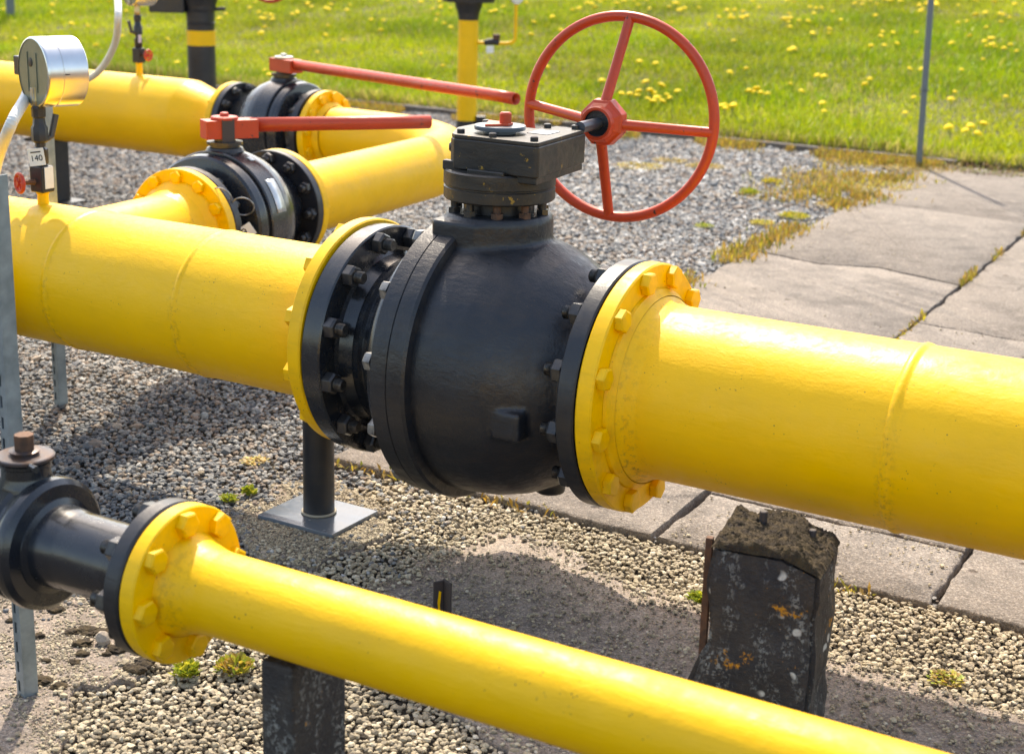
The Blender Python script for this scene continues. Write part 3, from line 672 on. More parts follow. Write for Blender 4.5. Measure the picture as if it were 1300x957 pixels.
slotted('galvanised slotted post at the left edge, in front of the big yellow pipe', 24, 885, .873, R_(-42), .023, (0, 0))
slotted('galvanised slotted post behind the big left pipe, below the silver gauge', 70, 513, .80, R_(-42), .024)

# ================================================================== THINGS IN THE BACKGROUND
gp = empty('vent_pipe', at(592, 170), 0); tag(gp, 'upright yellow pipe with black foot and black top, at the lawn edge', 'pipe')
obj('pipe', MB().lathe([(.085, .062), (.70, .062)], 40, axis='z'), M_yel, gp)
obj('foot', MB().lathe([(0, .0645), (.085, .0645)], 40, axis='z'), M_blk, gp)
obj('reducer', MB().lathe([(.70, .062), (.74, .068), (.80, .088), (.81, .088)], 40, axis='z'), M_blk, gp)
obj('flange', MB().lathe([(.81, .16), (.84, .165), (.84, .1), (.86, .1), (.862, .16), (.89, .16)], 48, axis='z'), M_blk, gp)
obj('upper_pipe', MB().lathe([(.89, .075), (1.35, .075)], 32, axis='z'), M_blk, gp)
obj('foot_clamp', MB().box(.06, .12, -.04, .02, .05, .115), M_blk, gp, bevel=.004)
sp_ = obj('side_tube', MB().tube(spline([(.05, 0, .565), (.14, 0, .565), (.24, -.0, .565), (.283, 0, .58), (.292, 0, .62), (.292, 0, .80)], 60), .011, 14), M_yel, gp)
obj('side_cock', MB().tube([(.10, 0, .565), (.13, 0, .57), (.16, -.005, .575), (.19, 0, .565)], [.016, .02, .022, .016], 12), M_dark, gp)
obj('cock_cap', MB().lathe([(0, .022), (.03, .025), (.035, .018)], 14, T(.175, -.0, .585), 'z'), M_rust, gp)
obj('side_tag', MB().box(.115, .16, -.03, -.027, .505, .55), M_white, gp)
obj('side_gauge', MB().lathe([(-.02, .04), (-.018, .043), (.018, .043), (.02, .04)], 32, T(.292, 0, .845, 0, 0, pi / 2 + .4)), M_chrome, gp)

bpp = empty('vent_pipe', at(258, 150), 0); tag(bpp, 'upright black pipe with a yellow band, before the lawn at the upper left', 'pipe')
obj('pipe', MB().lathe([(0, .092), (.478, .090)], 40, axis='z'), M_blk, bpp)
obj('band', MB().lathe([(.47, .0925), (.565, .0925)], 40, axis='z'), M_yel, bpp)
obj('collar', MB().lathe([(.565, .088), (.60, .09), (.615, .094), (.618, .09), (.68, .092), (.70, .098), (.72, .10), (.80, .125), (1.0, .15)], 40, axis='z'), M_blk, bpp)
obj('actuator_box', MB().box(-.31, -.085, -.1, .1, .675, .98), M_blk, bpp, bevel=.006)
obj('stub_bolt', MB().tube([(.08, 0, .70), (.16, 0, .705)], .012, 10), M_dark, bpp)
tw = T(.44, .05, .92, 0, 0, R_(70))
wh = obj('handwheel', MB().torus(.165, .012, 64, 12, tw), M_redsmall, bpp)
for k in range(4):
    a = k * pi / 2 + .3; obj('spoke', MB().tube([tw @ Vector((0, 0, 0)), tw @ Vector((0, .165 * sin(a), .165 * cos(a)))], .010, 10), M_redsmall, wh)
obj('wheel_shaft', MB().tube([(.1, 0, .84), (.22, .01, .81), (.30, .02, .83), (.43, .05, .92)], [.03, .045, .03, .02], 16), M_dark, bpp)

rp = empty('thin_post', at(1166, 214), 0); tag(rp, 'thin blue-grey steel post where the kerb meets the concrete slabs', 'post')
obj('tube', MB().lathe([(0, .0175), (1.6, .0175)], 24, axis='z'), M_gpost, rp); rp.rotation_euler = (0, R_(-1.2), 0)
obj('tie_wire', MB().torus(.024, .002, 24, 6, T(0, 0, .44, 0, pi / 2, 0)), M_dark, rp)

fp = empty('thin_post', lawn_pt(14, 25), 0); tag(fp, 'grey post foot in the lawn at the top left corner of the photo', 'post')
obj('tube', MB().lathe([(0, .045), (1.6, .045)], 20, axis='z'), M_gpost, fp)
# ================================================================== PILLAR
pc = at(968, 925); pil = empty('concrete_pillar', pc, AZ + R_(9)); tag(pil, 'flaking black painted concrete pillar with moss on top and orange lichen', 'pillar')
import bmesh
bm = bmesh.new(); HP = .338
bmesh.ops.create_cube(bm, size=1); bmesh.ops.scale(bm, vec=(.172, .160, HP), verts=bm.verts); bmesh.ops.translate(bm, vec=(0, 0, HP / 2), verts=bm.verts)
bmesh.ops.bevel(bm, geom=[e for e in bm.edges], offset=.008, segments=2, affect='EDGES')
bmesh.ops.subdivide_edges(bm, edges=bm.edges, cuts=5, use_grid_fill=True)
bmesh.ops.triangulate(bm, faces=[f for f in bm.faces if len(f.verts) > 4])
bmesh.ops.subdivide_edges(bm, edges=[e for e in bm.edges if e.calc_length() > .02], cuts=2, use_grid_fill=True)
for v in bm.verts:
    c = v.co
    n_ = mnoise.fractal(c * 9, 1, 2, 5) * .011 + mnoise.fractal(c * 40, 1, 2, 3) * .0022
    d_ = Vector((c.x, c.y, 0)).normalized() if c.length > 0 else Vector()
    v.co += d_ * n_
    if c.x > .03 and c.z > HP - .075: v.co.z -= (c.x - .03) * .40 * (1 - max(0, -c.y) * 2) + .006 * abs(mnoise.noise(c * 30))
    if c.x < -.04 and c.z < .17: v.co.x -= .022 * min(1, (.17 - c.z) / .07)
me = bpy.data.meshes.new('block'); bm.to_mesh(me); bm.free(); finish('block', me, M_pillar, pil, ang=50)
bm = bmesh.new(); bmesh.ops.create_grid(bm, x_segments=60, y_segments=60, size=.5)
for v in bm.verts:
    x, y = v.co.x * .176, v.co.y * .163; e_ = min(1, (.5 - max(abs(v.co.x), abs(v.co.y))) * 7)
    nn = mnoise.fractal(Vector((x, y, 0)) * 22, 1, 2, 6)
    base = HP + .003
    if x > .03: base -= (x - .03) * .38
    e_ = min(1, (.5 - max(abs(v.co.x), abs(v.co.y))) * 22)
    v.co = Vector((x * (1.0 + .04 * nn), y * (1.0 + .04 * nn), base - .006 + e_ * (.009 + .010 * max(-.45, nn) + .006 * random.random())))
me = bpy.data.meshes.new('moss_cap'); bm.to_mesh(me); bm.free(); finish('moss_cap', me, M_moss, pil, ang=60)
for (x, y, z, hh, r) in ((-.03, .03, HP, .026, .0065), (.050, .03, HP - .02, .028, .006), (.012, -.05, HP - .01, .014, .006)):
    obj('anchor_stud', MB().lathe([(z, r), (z + hh, r), (z + hh + .001, r * .8)], 12, T(x, y), 'z'), M_rustplate, pil)
obj('corner_bar', MB().box(-.098, -.087, -.070, -.058, .0, HP + .006), M_rust, pil, bevel=.001)

# ================================================================== GROUND
def sheet(name, pts, z, m, cells=0):
    me = bpy.data.meshes.new(name); me.from_pydata([(p[0], p[1], z) for p in pts], [], [tuple(range(len(pts)))]); me.update()
    o = finish(name, me, m); o['kind'] = 'structure'; return o
sheet('ground', [(-300, -300), (300, -300), (300, 300), (-300, 300)], -.03, M_soil)
sheet('gravel_bed', [(-9, -3), (9, -3), (9, 20), (-9, 20)], -.012, M_soil)

AK = R_(-31.7); K0 = Vector((1.2, 9.56, 0)); DK = Vector((cos(AK), sin(AK), 0)); NK = Vector((-DK.y, DK.x, 0))
SL = .08
def lawn_z(b): return .035 + SL * max(0, b)
lw = MB(); 
g0 = []
for i in range(0, 61):
    for j in range(0, 61):
        a = -30 + i * 1.0; b_ = .04 + (j / 60) ** 1.5 * 60
        p = K0 + DK * a + NK * b_; g0.append((p.x, p.y, lawn_z(b_) + .02 * mnoise.noise(Vector((a * .6, b_ * .6, 0)))))
lw.addv(g0, [(i * 61 + j, (i + 1) * 61 + j, (i + 1) * 61 + j + 1, i * 61 + j + 1) for i in range(60) for j in range(60)])
o = obj('lawn', lw, M_lawn); o['kind'] = 'structure'
# kerb stones
kt = MB()
a = -14.0; kn = 0
kerb_root = empty('kerb', K0, AK); kerb_root['kind'] = 'structure'
while a < 1.55:
    ln = 1.0; kb = MB().box(a + .004, a + ln - .004 if a + ln < 1.55 else 1.55, -.03, .035, -.05, .04 + random.uniform(-.004, .004)); obj('kerb_stone', kb, M_kerb, kerb_root, bevel=.008); a += ln

# slabs
AU = R_(61.8); DU = Vector((cos(AU), sin(AU), 0)); AW = R_(-30.7); DW = Vector((cos(AW), sin(AW), 0)); S0 = Vector((-.43, 3.47, 0))
def sl(u, w): return S0 + DU * u + DW * w
# u runs away from the camera, w to the right along the front edge
CR = .86; J2 = CR + .60
def rough_edge(p, q, seed, amp=.006, step=.012):
    p, q = Vector(p), Vector(q); n = max(2, int((q - p).length / step)); d_ = (q - p).normalized(); s = Vector((-d_.y, d_.x, 0)); out = []
    for i in range(n):
        t = i / n; c = p.lerp(q, t); f = min(1, t * 8, (1 - t) * 8)
        out.append(c + s * (amp * 1.6 * mnoise.fractal(Vector((c.x * 9 + seed, c.y * 9, seed)), 1, 2, 4) + amp * .8 * mnoise.fractal(Vector((c.x * 45 + seed, c.y * 45, seed)), 1, 2, 4)) * f)
    return out
def slab(corners, z0, z1, m, name, seed, amp=.005, shade=.5):
    ring = []
    for i in range(len(corners)): ring += rough_edge(corners[i], corners[(i + 1) % len(corners)], seed + i * 3.1, amp)
    cen = sum(ring, Vector()) / len(ring); n = len(ring)
    vs = [(p.x, p.y, z0) for p in ring]; 
    vs += [(p.x, p.y, z1 - .004) for p in ring]
    ins = [p + (cen - p).normalized() * .005 for p in ring]; vs += [(p.x, p.y, z1) for p in ins]
    fs = [(i, (i + 1) % n, n + (i + 1) % n, n + i) for i in range(n)] + [(n + i, n + (i + 1) % n, 2 * n + (i + 1) % n, 2 * n + i) for i in range(n)] + [tuple(range(2 * n, 3 * n))]
    me = bpy.data.meshes.new(name); me.from_pydata(vs, [], fs); me.update()
    at_ = me.attributes.new('shade', 'FLOAT', 'FACE'); at_.data.foreach_set('value', [shade] * len(me.polygons))
    o = finish(name, me, m, ang=60); o['kind'] = 'structure'; return ring
G_ = .007
cross1 = [3.02, 3.45]   # crack across the first strip
slabpolys = []
def S(c, sh, tilt=0): slabpolys.append(slab(c, -.03, .015 + tilt, M_slab, 'pavement', len(slabpolys) * 7.7, .0055, sh))
S([sl(G_, 0), sl(G_, CR - G_), sl(2.86, CR - G_), sl(2.98, CR * .6), sl(2.90, CR * .35), sl(2.98, 0)], .85)
S([sl(2.985 + G_, 0), sl(2.905 + G_, CR * .35), sl(2.985 + G_, CR * .6), sl(2.865 + G_, CR - G_), sl(4.35, CR - G_), sl(4.45, 0)], .2, .002)
S([sl(4.45 + G_, 0), sl(4.35 + G_, CR - G_), sl(6.0, CR - G_), sl(5.98, 0)], .35)
S([sl(G_, CR + G_), sl(G_, J2 - G_), sl(.30, J2 - G_), sl(.31, CR + G_)], .6, -.002)
S([sl(.31 + G_, CR + G_), sl(.30 + G_, J2 - G_), sl(2.15, J2 - G_), sl(2.2, CR + G_)], .55)
S([sl(2.2 + G_, CR + G_), sl(2.15 + G_, J2 - G_), sl(4.1, J2 - G_), sl(4.0, CR + G_)], .45)
S([sl(4.0 + G_, CR + G_), sl(4.1 + G_, J2 - G_), sl(6.1, J2 - G_), sl(6.05, CR + G_)], .3)
for k, (a, b_) in enumerate(((J2, J2 + .9), (J2 + .9, J2 + 1.9), (J2 + 1.9, J2 + 3.0))):
    for j in range(3): S([sl(j * 2.1 + G_, a + G_), sl(j * 2.1 + G_, b_ - G_), sl(j * 2.1 + 2.1 - G_, b_ - G_), sl(j * 2.1 + 2.1 - G_, a + G_)], .3 + .15 * ((k + j) % 3))
# pads
pads = []
def pad(pxs, z1, sd, sh=.5, amp=.022):
    pads.append(slab([at(*p) for p in pxs], -.03, z1, M_pad, 'concrete_pad', sd, amp, sh))
pad([(283, 655), (345, 618), (420, 612), (492, 652), (476, 690), (395, 725), (330, 712)], .007, 3.3, .5)
pad([(470, 752), (545, 705), (640, 676), (705, 690), (755, 728), (868, 765), (930, 785), (1065, 835), (1220, 885), (1500, 990), (900, 1150), (560, 900)], .006, 9.1, .5)
pad([(-60, 730), (110, 762), (190, 815), (175, 862), (90, 885), (60, 1000), (-100, 1000)], .008, 5.7, .35)

# cheap value noise on a grid
def gridnoise(a, b_, s, seed):
    g = np.random.default_rng(seed).random((256, 256)); fa, fb = a * s + 500, b_ * s + 500; ia, ib = np.floor(fa).astype(int), np.floor(fb).astype(int); ta, tb = fa - ia, fb - ib
    ta = ta * ta * (3 - 2 * ta); tb = tb * tb * (3 - 2 * tb)
    g00 = g[ia % 256, ib % 256]; g10 = g[(ia + 1) % 256, ib % 256]; g01 = g[ia % 256, (ib + 1) % 256]; g11 = g[(ia + 1) % 256, (ib + 1) % 256]
    return (g00 * (1 - ta) + g10 * ta) * (1 - tb) + (g01 * (1 - ta) + g11 * ta) * tb
# ---- stones
def inpoly(px, py, poly):
    inside = np.zeros(len(px), bool); n = len(poly)
    for i in range(n):
        x1, y1, x2, y2 = poly[i].x, poly[i].y, poly[(i + 1) % n].x, poly[(i + 1) % n].y
        if y1 == y2: continue
        c = ((y1 > py) != (y2 > py)) & (px < (x2 - x1) * (py - y1) / (y2 - y1) + x1); inside ^= c
    return inside
def project(x, y, z=0):
    dx, dy, dz = x, y, z - CAMH
    zc = dx * FWD.x + dy * FWD.y + dz * FWD.z; u = CX + FPX * (dx * RGT.x + dy * RGT.y + dz * RGT.z) / zc; v = CY - FPX * (dx * UPV.x + dy * UPV.y + dz * UPV.z) / zc
    return u, v, zc
phi = (1 + 5 ** .5) / 2
ICO = np.array([(-1, phi, 0), (1, phi, 0), (-1, -phi, 0), (1, -phi, 0), (0, -1, phi), (0, 1, phi), (0, -1, -phi), (0, 1, -phi), (phi, 0, -1), (phi, 0, 1), (-phi, 0, -1), (-phi, 0, 1)]) / sqrt(1 + phi * phi)
ICF = np.array([(0, 11, 5), (0, 5, 1), (0, 1, 7), (0, 7, 10), (0, 10, 11), (1, 5, 9), (5, 11, 4), (11, 10, 2), (10, 7, 6), (7, 1, 8), (3, 9, 4), (3, 4, 2), (3, 2, 6), (3, 6, 8), (3, 8, 9), (4, 9, 5), (2, 4, 11), (6, 2, 10), (8, 6, 7), (9, 8, 1)])
def fastmesh(name, V, Fc, m, attr=None, col_attr=None, smooth=False):
    me = bpy.data.meshes.new(name); nv, nf = len(V), len(Fc); k = Fc.shape[1]
    me.vertices.add(nv); me.vertices.foreach_set('co', V.astype(np.float32).ravel())
    me.loops.add(nf * k); me.loops.foreach_set('vertex_index', Fc.astype(np.int32).ravel())
    me.polygons.add(nf); me.polygons.foreach_set('loop_start', np.arange(nf, dtype=np.int32) * k)
    if attr is not None:
        a = me.attributes.new('tone', 'FLOAT', 'FACE'); a.data.foreach_set('value', attr.astype(np.float32))
    if col_attr is not None:
        a = me.attributes.new('tint', 'FLOAT_COLOR', 'FACE'); a.data.foreach_set('color', col_attr.astype(np.float32).ravel())
    me.polygons.foreach_set('use_smooth', [smooth] * nf)
    me.update(calc_edges=True); me.materials.append(m)
    o = bpy.data.objects.new(name, me); col.objects.link(o); return o
def stones(name, x, y, z, r, tone, m, label):
    n = len(x); q = rng.normal(size=(n, 4)); q /= np.linalg.norm(q, axis=1)[:, None]
    w, a, b_, c = q.T
    Rm = np.stack([np.stack([1 - 2 * (b_ * b_ + c * c), 2 * (a * b_ - c * w), 2 * (a * c + b_ * w)], -1), np.stack([2 * (a * b_ + c * w), 1 - 2 * (a * a + c * c), 2 * (b_ * c - a * w)], -1), np.stack([2 * (a * c - b_ * w), 2 * (b_ * c + a * w), 1 - 2 * (a * a + b_ * b_)], -1)], 1)
    V = ICO[None] * rng.uniform(.72, 1.25, (n, 12, 1)) * rng.uniform(.6, 1.25, (n, 1, 3)) * r[:, None, None]
    V = np.einsum('nij,nkj->nki', Rm, V); V[..., 2] *= .68
    V += np.stack([x, y, z], -1)[:, None]
    Fc = ICF[None] + (np.arange(n) * 12)[:, None, None]
    o = fastmesh(name, V.reshape(-1, 3), Fc.reshape(-1, 3), m, np.repeat(tone, 20)); tag(o, label, 'gravel', kind='stuff'); return o
def jgrid(x0, x1, y0, y1, sp):
    gx, gy = np.meshgrid(np.arange(x0, x1, sp), np.arange(y0, y1, sp * .87)); gx = gx + (np.arange(gx.shape[0]) % 2)[:, None] * sp / 2
    gx = gx.ravel(); gy = gy.ravel(); return gx + rng.normal(0, sp * .28, gx.size), gy + rng.normal(0, sp * .28, gy.size)
def nz(x, y, s, o=0):
    return np.array([mnoise.noise(Vector((a * s + o, b_ * s, o))) for a, b_ in zip(x, y)])
xs, ys, zs, rs, ts, ks = [], [], [], [], [], []
def inpad_(x, y):
    o = np.zeros(len(x), bool)
    for pl_ in pads: o |= inpoly(x, y, pl_)
    return o
for (sp, y0, y1) in ((.0098, 1.75, 3.2), (.0128, 3.2, 4.6), (.0185, 4.6, 7.0), (.023, 7.0, 13.5)):
    x, y = jgrid(-5, 4.5, y0, y1, sp)
    u, v, zc_ = project(x, y); k = (u > -70) & (u < 1370) & (v < 1010) & (v > 40)
    kb = (x - K0.x) * NK.x + (y - K0.y) * NK.y; ka = (x - K0.x) * DK.x + (y - K0.y) * DK.y
    k &= kb < -.03
    x, y = x[k], y[k]
    ws = (x - S0.x) * DW.x + (y - S0.y) * DW.y; us = (x - S0.x) * DU.x + (y - S0.y) * DU.y
    onslab = np.zeros(len(x), bool)
    for pl_ in slabpolys: onslab |= inpoly(x, y, pl_)
    onpad = np.zeros(len(x), bool)
    for pl_ in pads: onpad |= inpoly(x, y, pl_)
    keep = ~onslab & ~(onpad & (rng.random(len(x)) > .10 * (gridnoise(x, y, 14, 11) > .62)))
    inner = np.zeros(len(x), bool)
    for pl_ in pads:
        cn = sum(pl_, Vector()) / len(pl_); sh_ = [p + (cn - p).normalized() * .045 for p in pl_]; inner |= inpoly(x, y, sh_)
    keep |= onpad & ~inner & (rng.random(len(x)) < .42)
    keep &= ~((us > -.012) & (us < .02) & (ws > -.01) & (ws < 3))
    keep &= ~((us > -.0) & (ws > 0) & (rng.random(len(x)) > .0))     # nothing between the slabs
    sparse = onpad & (rng.random(len(x)) < .035)
    spars2 = onslab & (rng.random(len(x)) < .0015)
    kk = keep | sparse | spars2
    x, y, onp = x[kk], y[kk], (sparse | spars2)[kk]; ws = ws[kk]; us = us[kk]
    a = x * D.x + (y - 2.886) * D.y; b_ = x * NN.x + (y - 2.886) * NN.y
    r = sp * rng.uniform(.40, .74, len(x)); r[onp] *= .6
    big = rng.random(len(x)) < (.012 * (a < -.6)); r[big] *= rng.uniform(1.4, 2.4, big.sum())
    z = rng.uniform(-.006, .003, len(x)); z[onp] = .010; z = np.where(inpad_(x, y), .010, z); z += .006 * nz(x, y, 3.0)
    pr = 1 / (1 + np.exp(-((a + .42) * 10 + nz(x, y, 6, 4) * 2.0))) * (b_ < .29) + .85 * ((b_ < -.55) & (a > -.55)) * (b_ < .29)
    pea = rng.random(len(x)) < pr
    tone = rng.beta(1.6, 1.9, len(x)); tone = np.where(a < -.4, tone * .84, tone) 
    tone = np.clip(tone + .12 * nz(x, y, 2.0, 9) + np.where((b_ > .5) & (a > -2.6), .16, 0), 0, 1)
    pea_t = np.clip(tone * .9 + .12, 0, 1)
    xs.append(x); ys.append(y); zs.append(z); rs.append(r); ts.append(np.where(pea, pea_t, tone)); ks.append(pea)
x, y, z, r, t, pe = map(np.concatenate, (xs, ys, zs, rs, ts, ks))
gx, gy, gp = [], [], []
for pl_, n_ in [(p_, 26000) for p_ in pads] + [(p_, 1500) for p_ in slabpolys[:5]]:
    x0, x1, y0, y1 = max(-1.4, min(p.x for p in pl_)), min(1.6, max(p.x for p in pl_)), max(1.8, min(p.y for p in pl_)), max(p.y for p in pl_)
    if x1 <= x0 or y1 <= y0: continue
    qx = rng.uniform(x0, x1, n_); qy = rng.uniform(y0, y1, n_); kq = inpoly(qx, qy, pl_); kq &= (gridnoise(qx, qy, 5, 41) * .6 + gridnoise(qx, qy, 19, 42) * .4 + rng.normal(0, .08, n_)) > .42
    gx.append(qx[kq]); gy.append(qy[kq]); gp.append(np.full(kq.sum(), .009 if n_ > 2000 else .017))
gx, gy, gp = map(np.concatenate, (gx, gy, gp)); ng = len(gx)
x = np.concatenate([x, gx]); y = np.concatenate([y, gy]); z = np.concatenate([z, gp]); r = np.concatenate([r, .0012 + .0032 * rng.random(ng) ** 3]); t = np.concatenate([t, rng.beta(1.5, 2.2, ng)]); pe = np.concatenate([pe, np.ones(ng, bool)])
print('stones', len(x), pe.sum())
stones('gravel', x[~pe], y[~pe], z[~pe], r[~pe], t[~pe], M_grav, 'crushed grey and brown gravel spread between the pipes and the kerb')
stones('pea_gravel', x[pe], y[pe], z[pe], r[pe], t[pe], M_pea, 'pale tan gravel strip below the big valve along the slab edge')

# moss cushions and larger loose stones on the left pad
mv, mf = [], []; vt_ = 0
mx = []
for (cx_, cy_, n_, sp_) in ((40, 860, 5, 28), (135, 838, 9, 45), (95, 800, 5, 30), (190, 772, 4, 40), (60, 800, 3, 30), (170, 850, 5, 25)):
    for _ in range(n_):
        p = at(cx_ + random.gauss(0, sp_ * .6), cy_ + random.gauss(0, sp_ * .35)); mx.append((p.x, p.y, random.uniform(.006, .014)))
for p in ((850, 633), (610, 600)): 
    for _ in range(2): q = at(p[0] + random.gauss(0, 8), p[1] + random.gauss(0, 4), .01); mx.append((q.x, q.y, .006))
bm = bmesh.new()
for (px, py, rr) in mx:
    ret = bmesh.ops.create_icosphere(bm, subdivisions=3, radius=rr)
    for v in ret['verts']:
        n_ = 1 + .45 * mnoise.fractal(v.co * 160 + Vector((px * 50, py * 50, 0)), 1, 2, 3); v.co = Vector((v.co.x * n_ * 1.3, v.co.y * n_ * 1.1, v.co.z * n_ * .5 + .010)) + Vector((px, py, 0))
me = bpy.data.meshes.new('moss'); bm.to_mesh(me); bm.free(); o = finish('moss', me, M_moss, ang=60); tag(o, 'brown moss cushions growing on the concrete pads and slabs', 'moss', kind='stuff')
p = at(131, 822); stn = rng
st = bmesh.new(); bmesh.ops.create_icosphere(st, subdivisions=2, radius=.014)
for v in st.verts: v.co *= 1 + .35 * mnoise.noise(v.co * 70)
me = bpy.data.meshes.new('loose_stone'); st.to_mesh(me); st.free(); at_ = me.attributes.new('tone', 'FLOAT', 'FACE'); at_.data.foreach_set('value', [.72] * len(me.polygons))
o = finish('loose_stone', me, M_grav, ang=20); o.location = (p.x, p.y, .018); tag(o, 'single large grey stone lying on the mossy concrete below the small valve', 'stone')

# ================================================================== GRASS
nB = 400000
A_ = rng.uniform(-10.5, 11.5, nB * 2); B_ = .03 + 18.5 * rng.random(nB * 2) ** 1.25
x = K0.x + DK.x * A_ + NK.x * B_; y = K0.y + DK.y * A_ + NK.y * B_; z = .035 + SL * B_
u, v, zc_ = project(x, y, z); k = (u > -30) & (u < 1330) & (v > -25) & (v < 330)
x, y, z, A_, B_, zc_ = [q[k][:nB] for q in (x, y, z, A_, B_, zc_)]
n = len(x); print('blades', n)
c1 = gridnoise(A_, B_, .9, 1) * .55 + gridnoise(A_, B_, 2.7, 2) * .3 + gridnoise(A_, B_, 8, 3) * .15
c2 = gridnoise(A_, B_, 1.7, 4) * .6 + gridnoise(A_, B_, 6, 5) * .4
dens = (c2 > .36) | (rng.random(n) < .5)
h = (.03 + .055 * np.clip(c1 * 1.6 - .25, 0, 1)) * rng.uniform(.6, 1.35, n) * np.where(B_ < .6, 1.25, 1); h = np.where(dens, h, h * .5)
wd_ = rng.uniform(.0022, .0045, n) * (1 + zc_ * .03)
th = rng.uniform(0, 2 * pi, n); ln_ = rng.uniform(.1, .9, n) * h; ld = rng.uniform(0, 2 * pi, n)
dx, dy = np.cos(th) * wd_, np.sin(th) * wd_; lx, ly = np.cos(ld) * ln_, np.sin(ld) * ln_
V = np.zeros((n, 5, 3)); z -= .01
V[:, 0] = np.stack([x - dx, y - dy, z], -1); V[:, 1] = np.stack([x + dx, y + dy, z], -1)
V[:, 2] = np.stack([x - dx * .8 + lx * .35, y - dy * .8 + ly * .35, z + h * .6], -1); V[:, 3] = np.stack([x + dx * .8 + lx * .35, y + dy * .8 + ly * .35, z + h * .6], -1)
V[:, 4] = np.stack([x + lx, y + ly, z + h], -1)
i0 = (np.arange(n) * 5)[:, None]
Fc = np.concatenate([i0 + np.array([[0, 1, 3]]), i0 + np.array([[0, 3, 2]]), i0 + np.array([[2, 3, 4]])], 1).reshape(-1, 3)
gA = np.array([.20, .31, .006]); gB = np.array([.50, .50, .02]); gC = np.array([.50, .44, .12])
mx_ = np.clip(c1 * 1.3 - .1 + rng.normal(0, .22, n), 0, 1)[:, None]; cA = gA * mx_ + gB * (1 - mx_)
dry = (rng.random(n) < (.06 + .45 * np.clip((.42 - c2) * 4, 0, 1) + .55 * (B_ < .12)))[:, None]; cA = np.where(dry, gC * rng.uniform(.6, 1.1, (n, 1)), cA)
cA = cA * rng.uniform(.7, 1.25, (n, 1)) * (.78 + .44 * gridnoise(A_, B_, 1.3, 21))[:, None]; C4 = np.concatenate([cA, np.ones((n, 1))], 1)
o = fastmesh('grass', V.reshape(-1, 3), Fc, M_leaf, None, np.repeat(C4, 3, axis=0)); tag(o, 'rough sunlit lawn grass beyond the kerb', 'grass', kind='stuff')

# dandelions
def flower_mesh():
    b = MB(); n = 26
    for ring, (r0, hh, cnt) in enumerate(((.021, .000, 16), (.016, .004, 13), (.010, .007, 9))):
        for k in range(cnt):
            a = 2 * pi * k / cnt + ring * .3; w = .0042
            c, s = cos(a), sin(a)
            b.addv([(0.002 * c, .002 * s, hh), (r0 * .7 * c - w * s, r0 * .7 * s + w * c, hh + .004), (r0 * c, r0 * s, hh + .002), (r0 * .7 * c + w * s, r0 * .7 * s - w * c, hh + .004)], [(0, 1, 2, 3)])
    b.lathe([(-.002, .006), (.002, .018), (.007, .0165), (.0115, .010), (.0135, .003)], 12, axis='z')
    return meshof(b, M_petal, name='flower_head')
FM = flower_mesh()
SM = meshof(MB().tube([(0, 0, -.085), (.004, .002, -.04), (0, 0, .002)], .002, 6), M_pstem, name='flower_stem')
spots = []
def cl(px, py, n, sx, sy):
    for _ in range(n): spots.append((px + random.gauss(0, sx), py + random.gauss(0, sy)))
for q in ((1180, 12, 14, 40, 6), (1080, 12, 16, 50, 6), (1000, 32, 7, 12, 4), (940, 30, 7, 18, 5), (820, 128, 8, 16, 7), (828, 138, 7, 18, 6), (960, 130, 5, 12, 3), (920, 147, 4, 8, 3), (1222, 178, 6, 16, 5), (1255, 62, 6, 12, 4), (1288, 70, 6, 12, 6), (1240, 30, 8, 30, 6), (850, 12, 5, 20, 4), (780, 12, 9, 14, 4), (735, 18, 4, 8, 4), (548, 14, 7, 20, 5), (590, 44, 4, 12, 5), (400, 18, 7, 12, 4), (370, 24, 4, 12, 4), (330, 28, 5, 14, 5), (1040, 50, 4, 10, 3), (1010, 72, 3, 14, 4), (1130, 60, 5, 14, 4), (560, 25, 4, 20, 6)): cl(*q)
for _ in range(150): spots.append((random.uniform(0, 1300), 6 + 150 * random.random() ** 1.6))
nd = 0
for (px, py) in spots:
    if nd >= 298: break
    p = lawn_pt(px, py)
    if (p - K0).dot(NK) < .12 or p.y > 30 or p.y < 0 or (p - K0).dot(NK) > 16: continue
    o = bpy.data.objects.new('dandelion', FM); col.objects.link(o); o.location = (p.x, p.y, p.z + random.uniform(.045, .085)); s = random.uniform(1.0, 1.65); o.scale = (s, s, s)
    o.rotation_euler = (random.uniform(-.2, .5), random.uniform(-.3, .3), random.uniform(0, 6))
    tag(o, 'yellow dandelion in bloom in the lawn beyond the kerb', 'flower', 'dandelions in the lawn')
    st_ = bpy.data.objects.new('stem', SM); col.objects.link(st_); st_.parent = o; nd += 1
print('dandelions', nd)

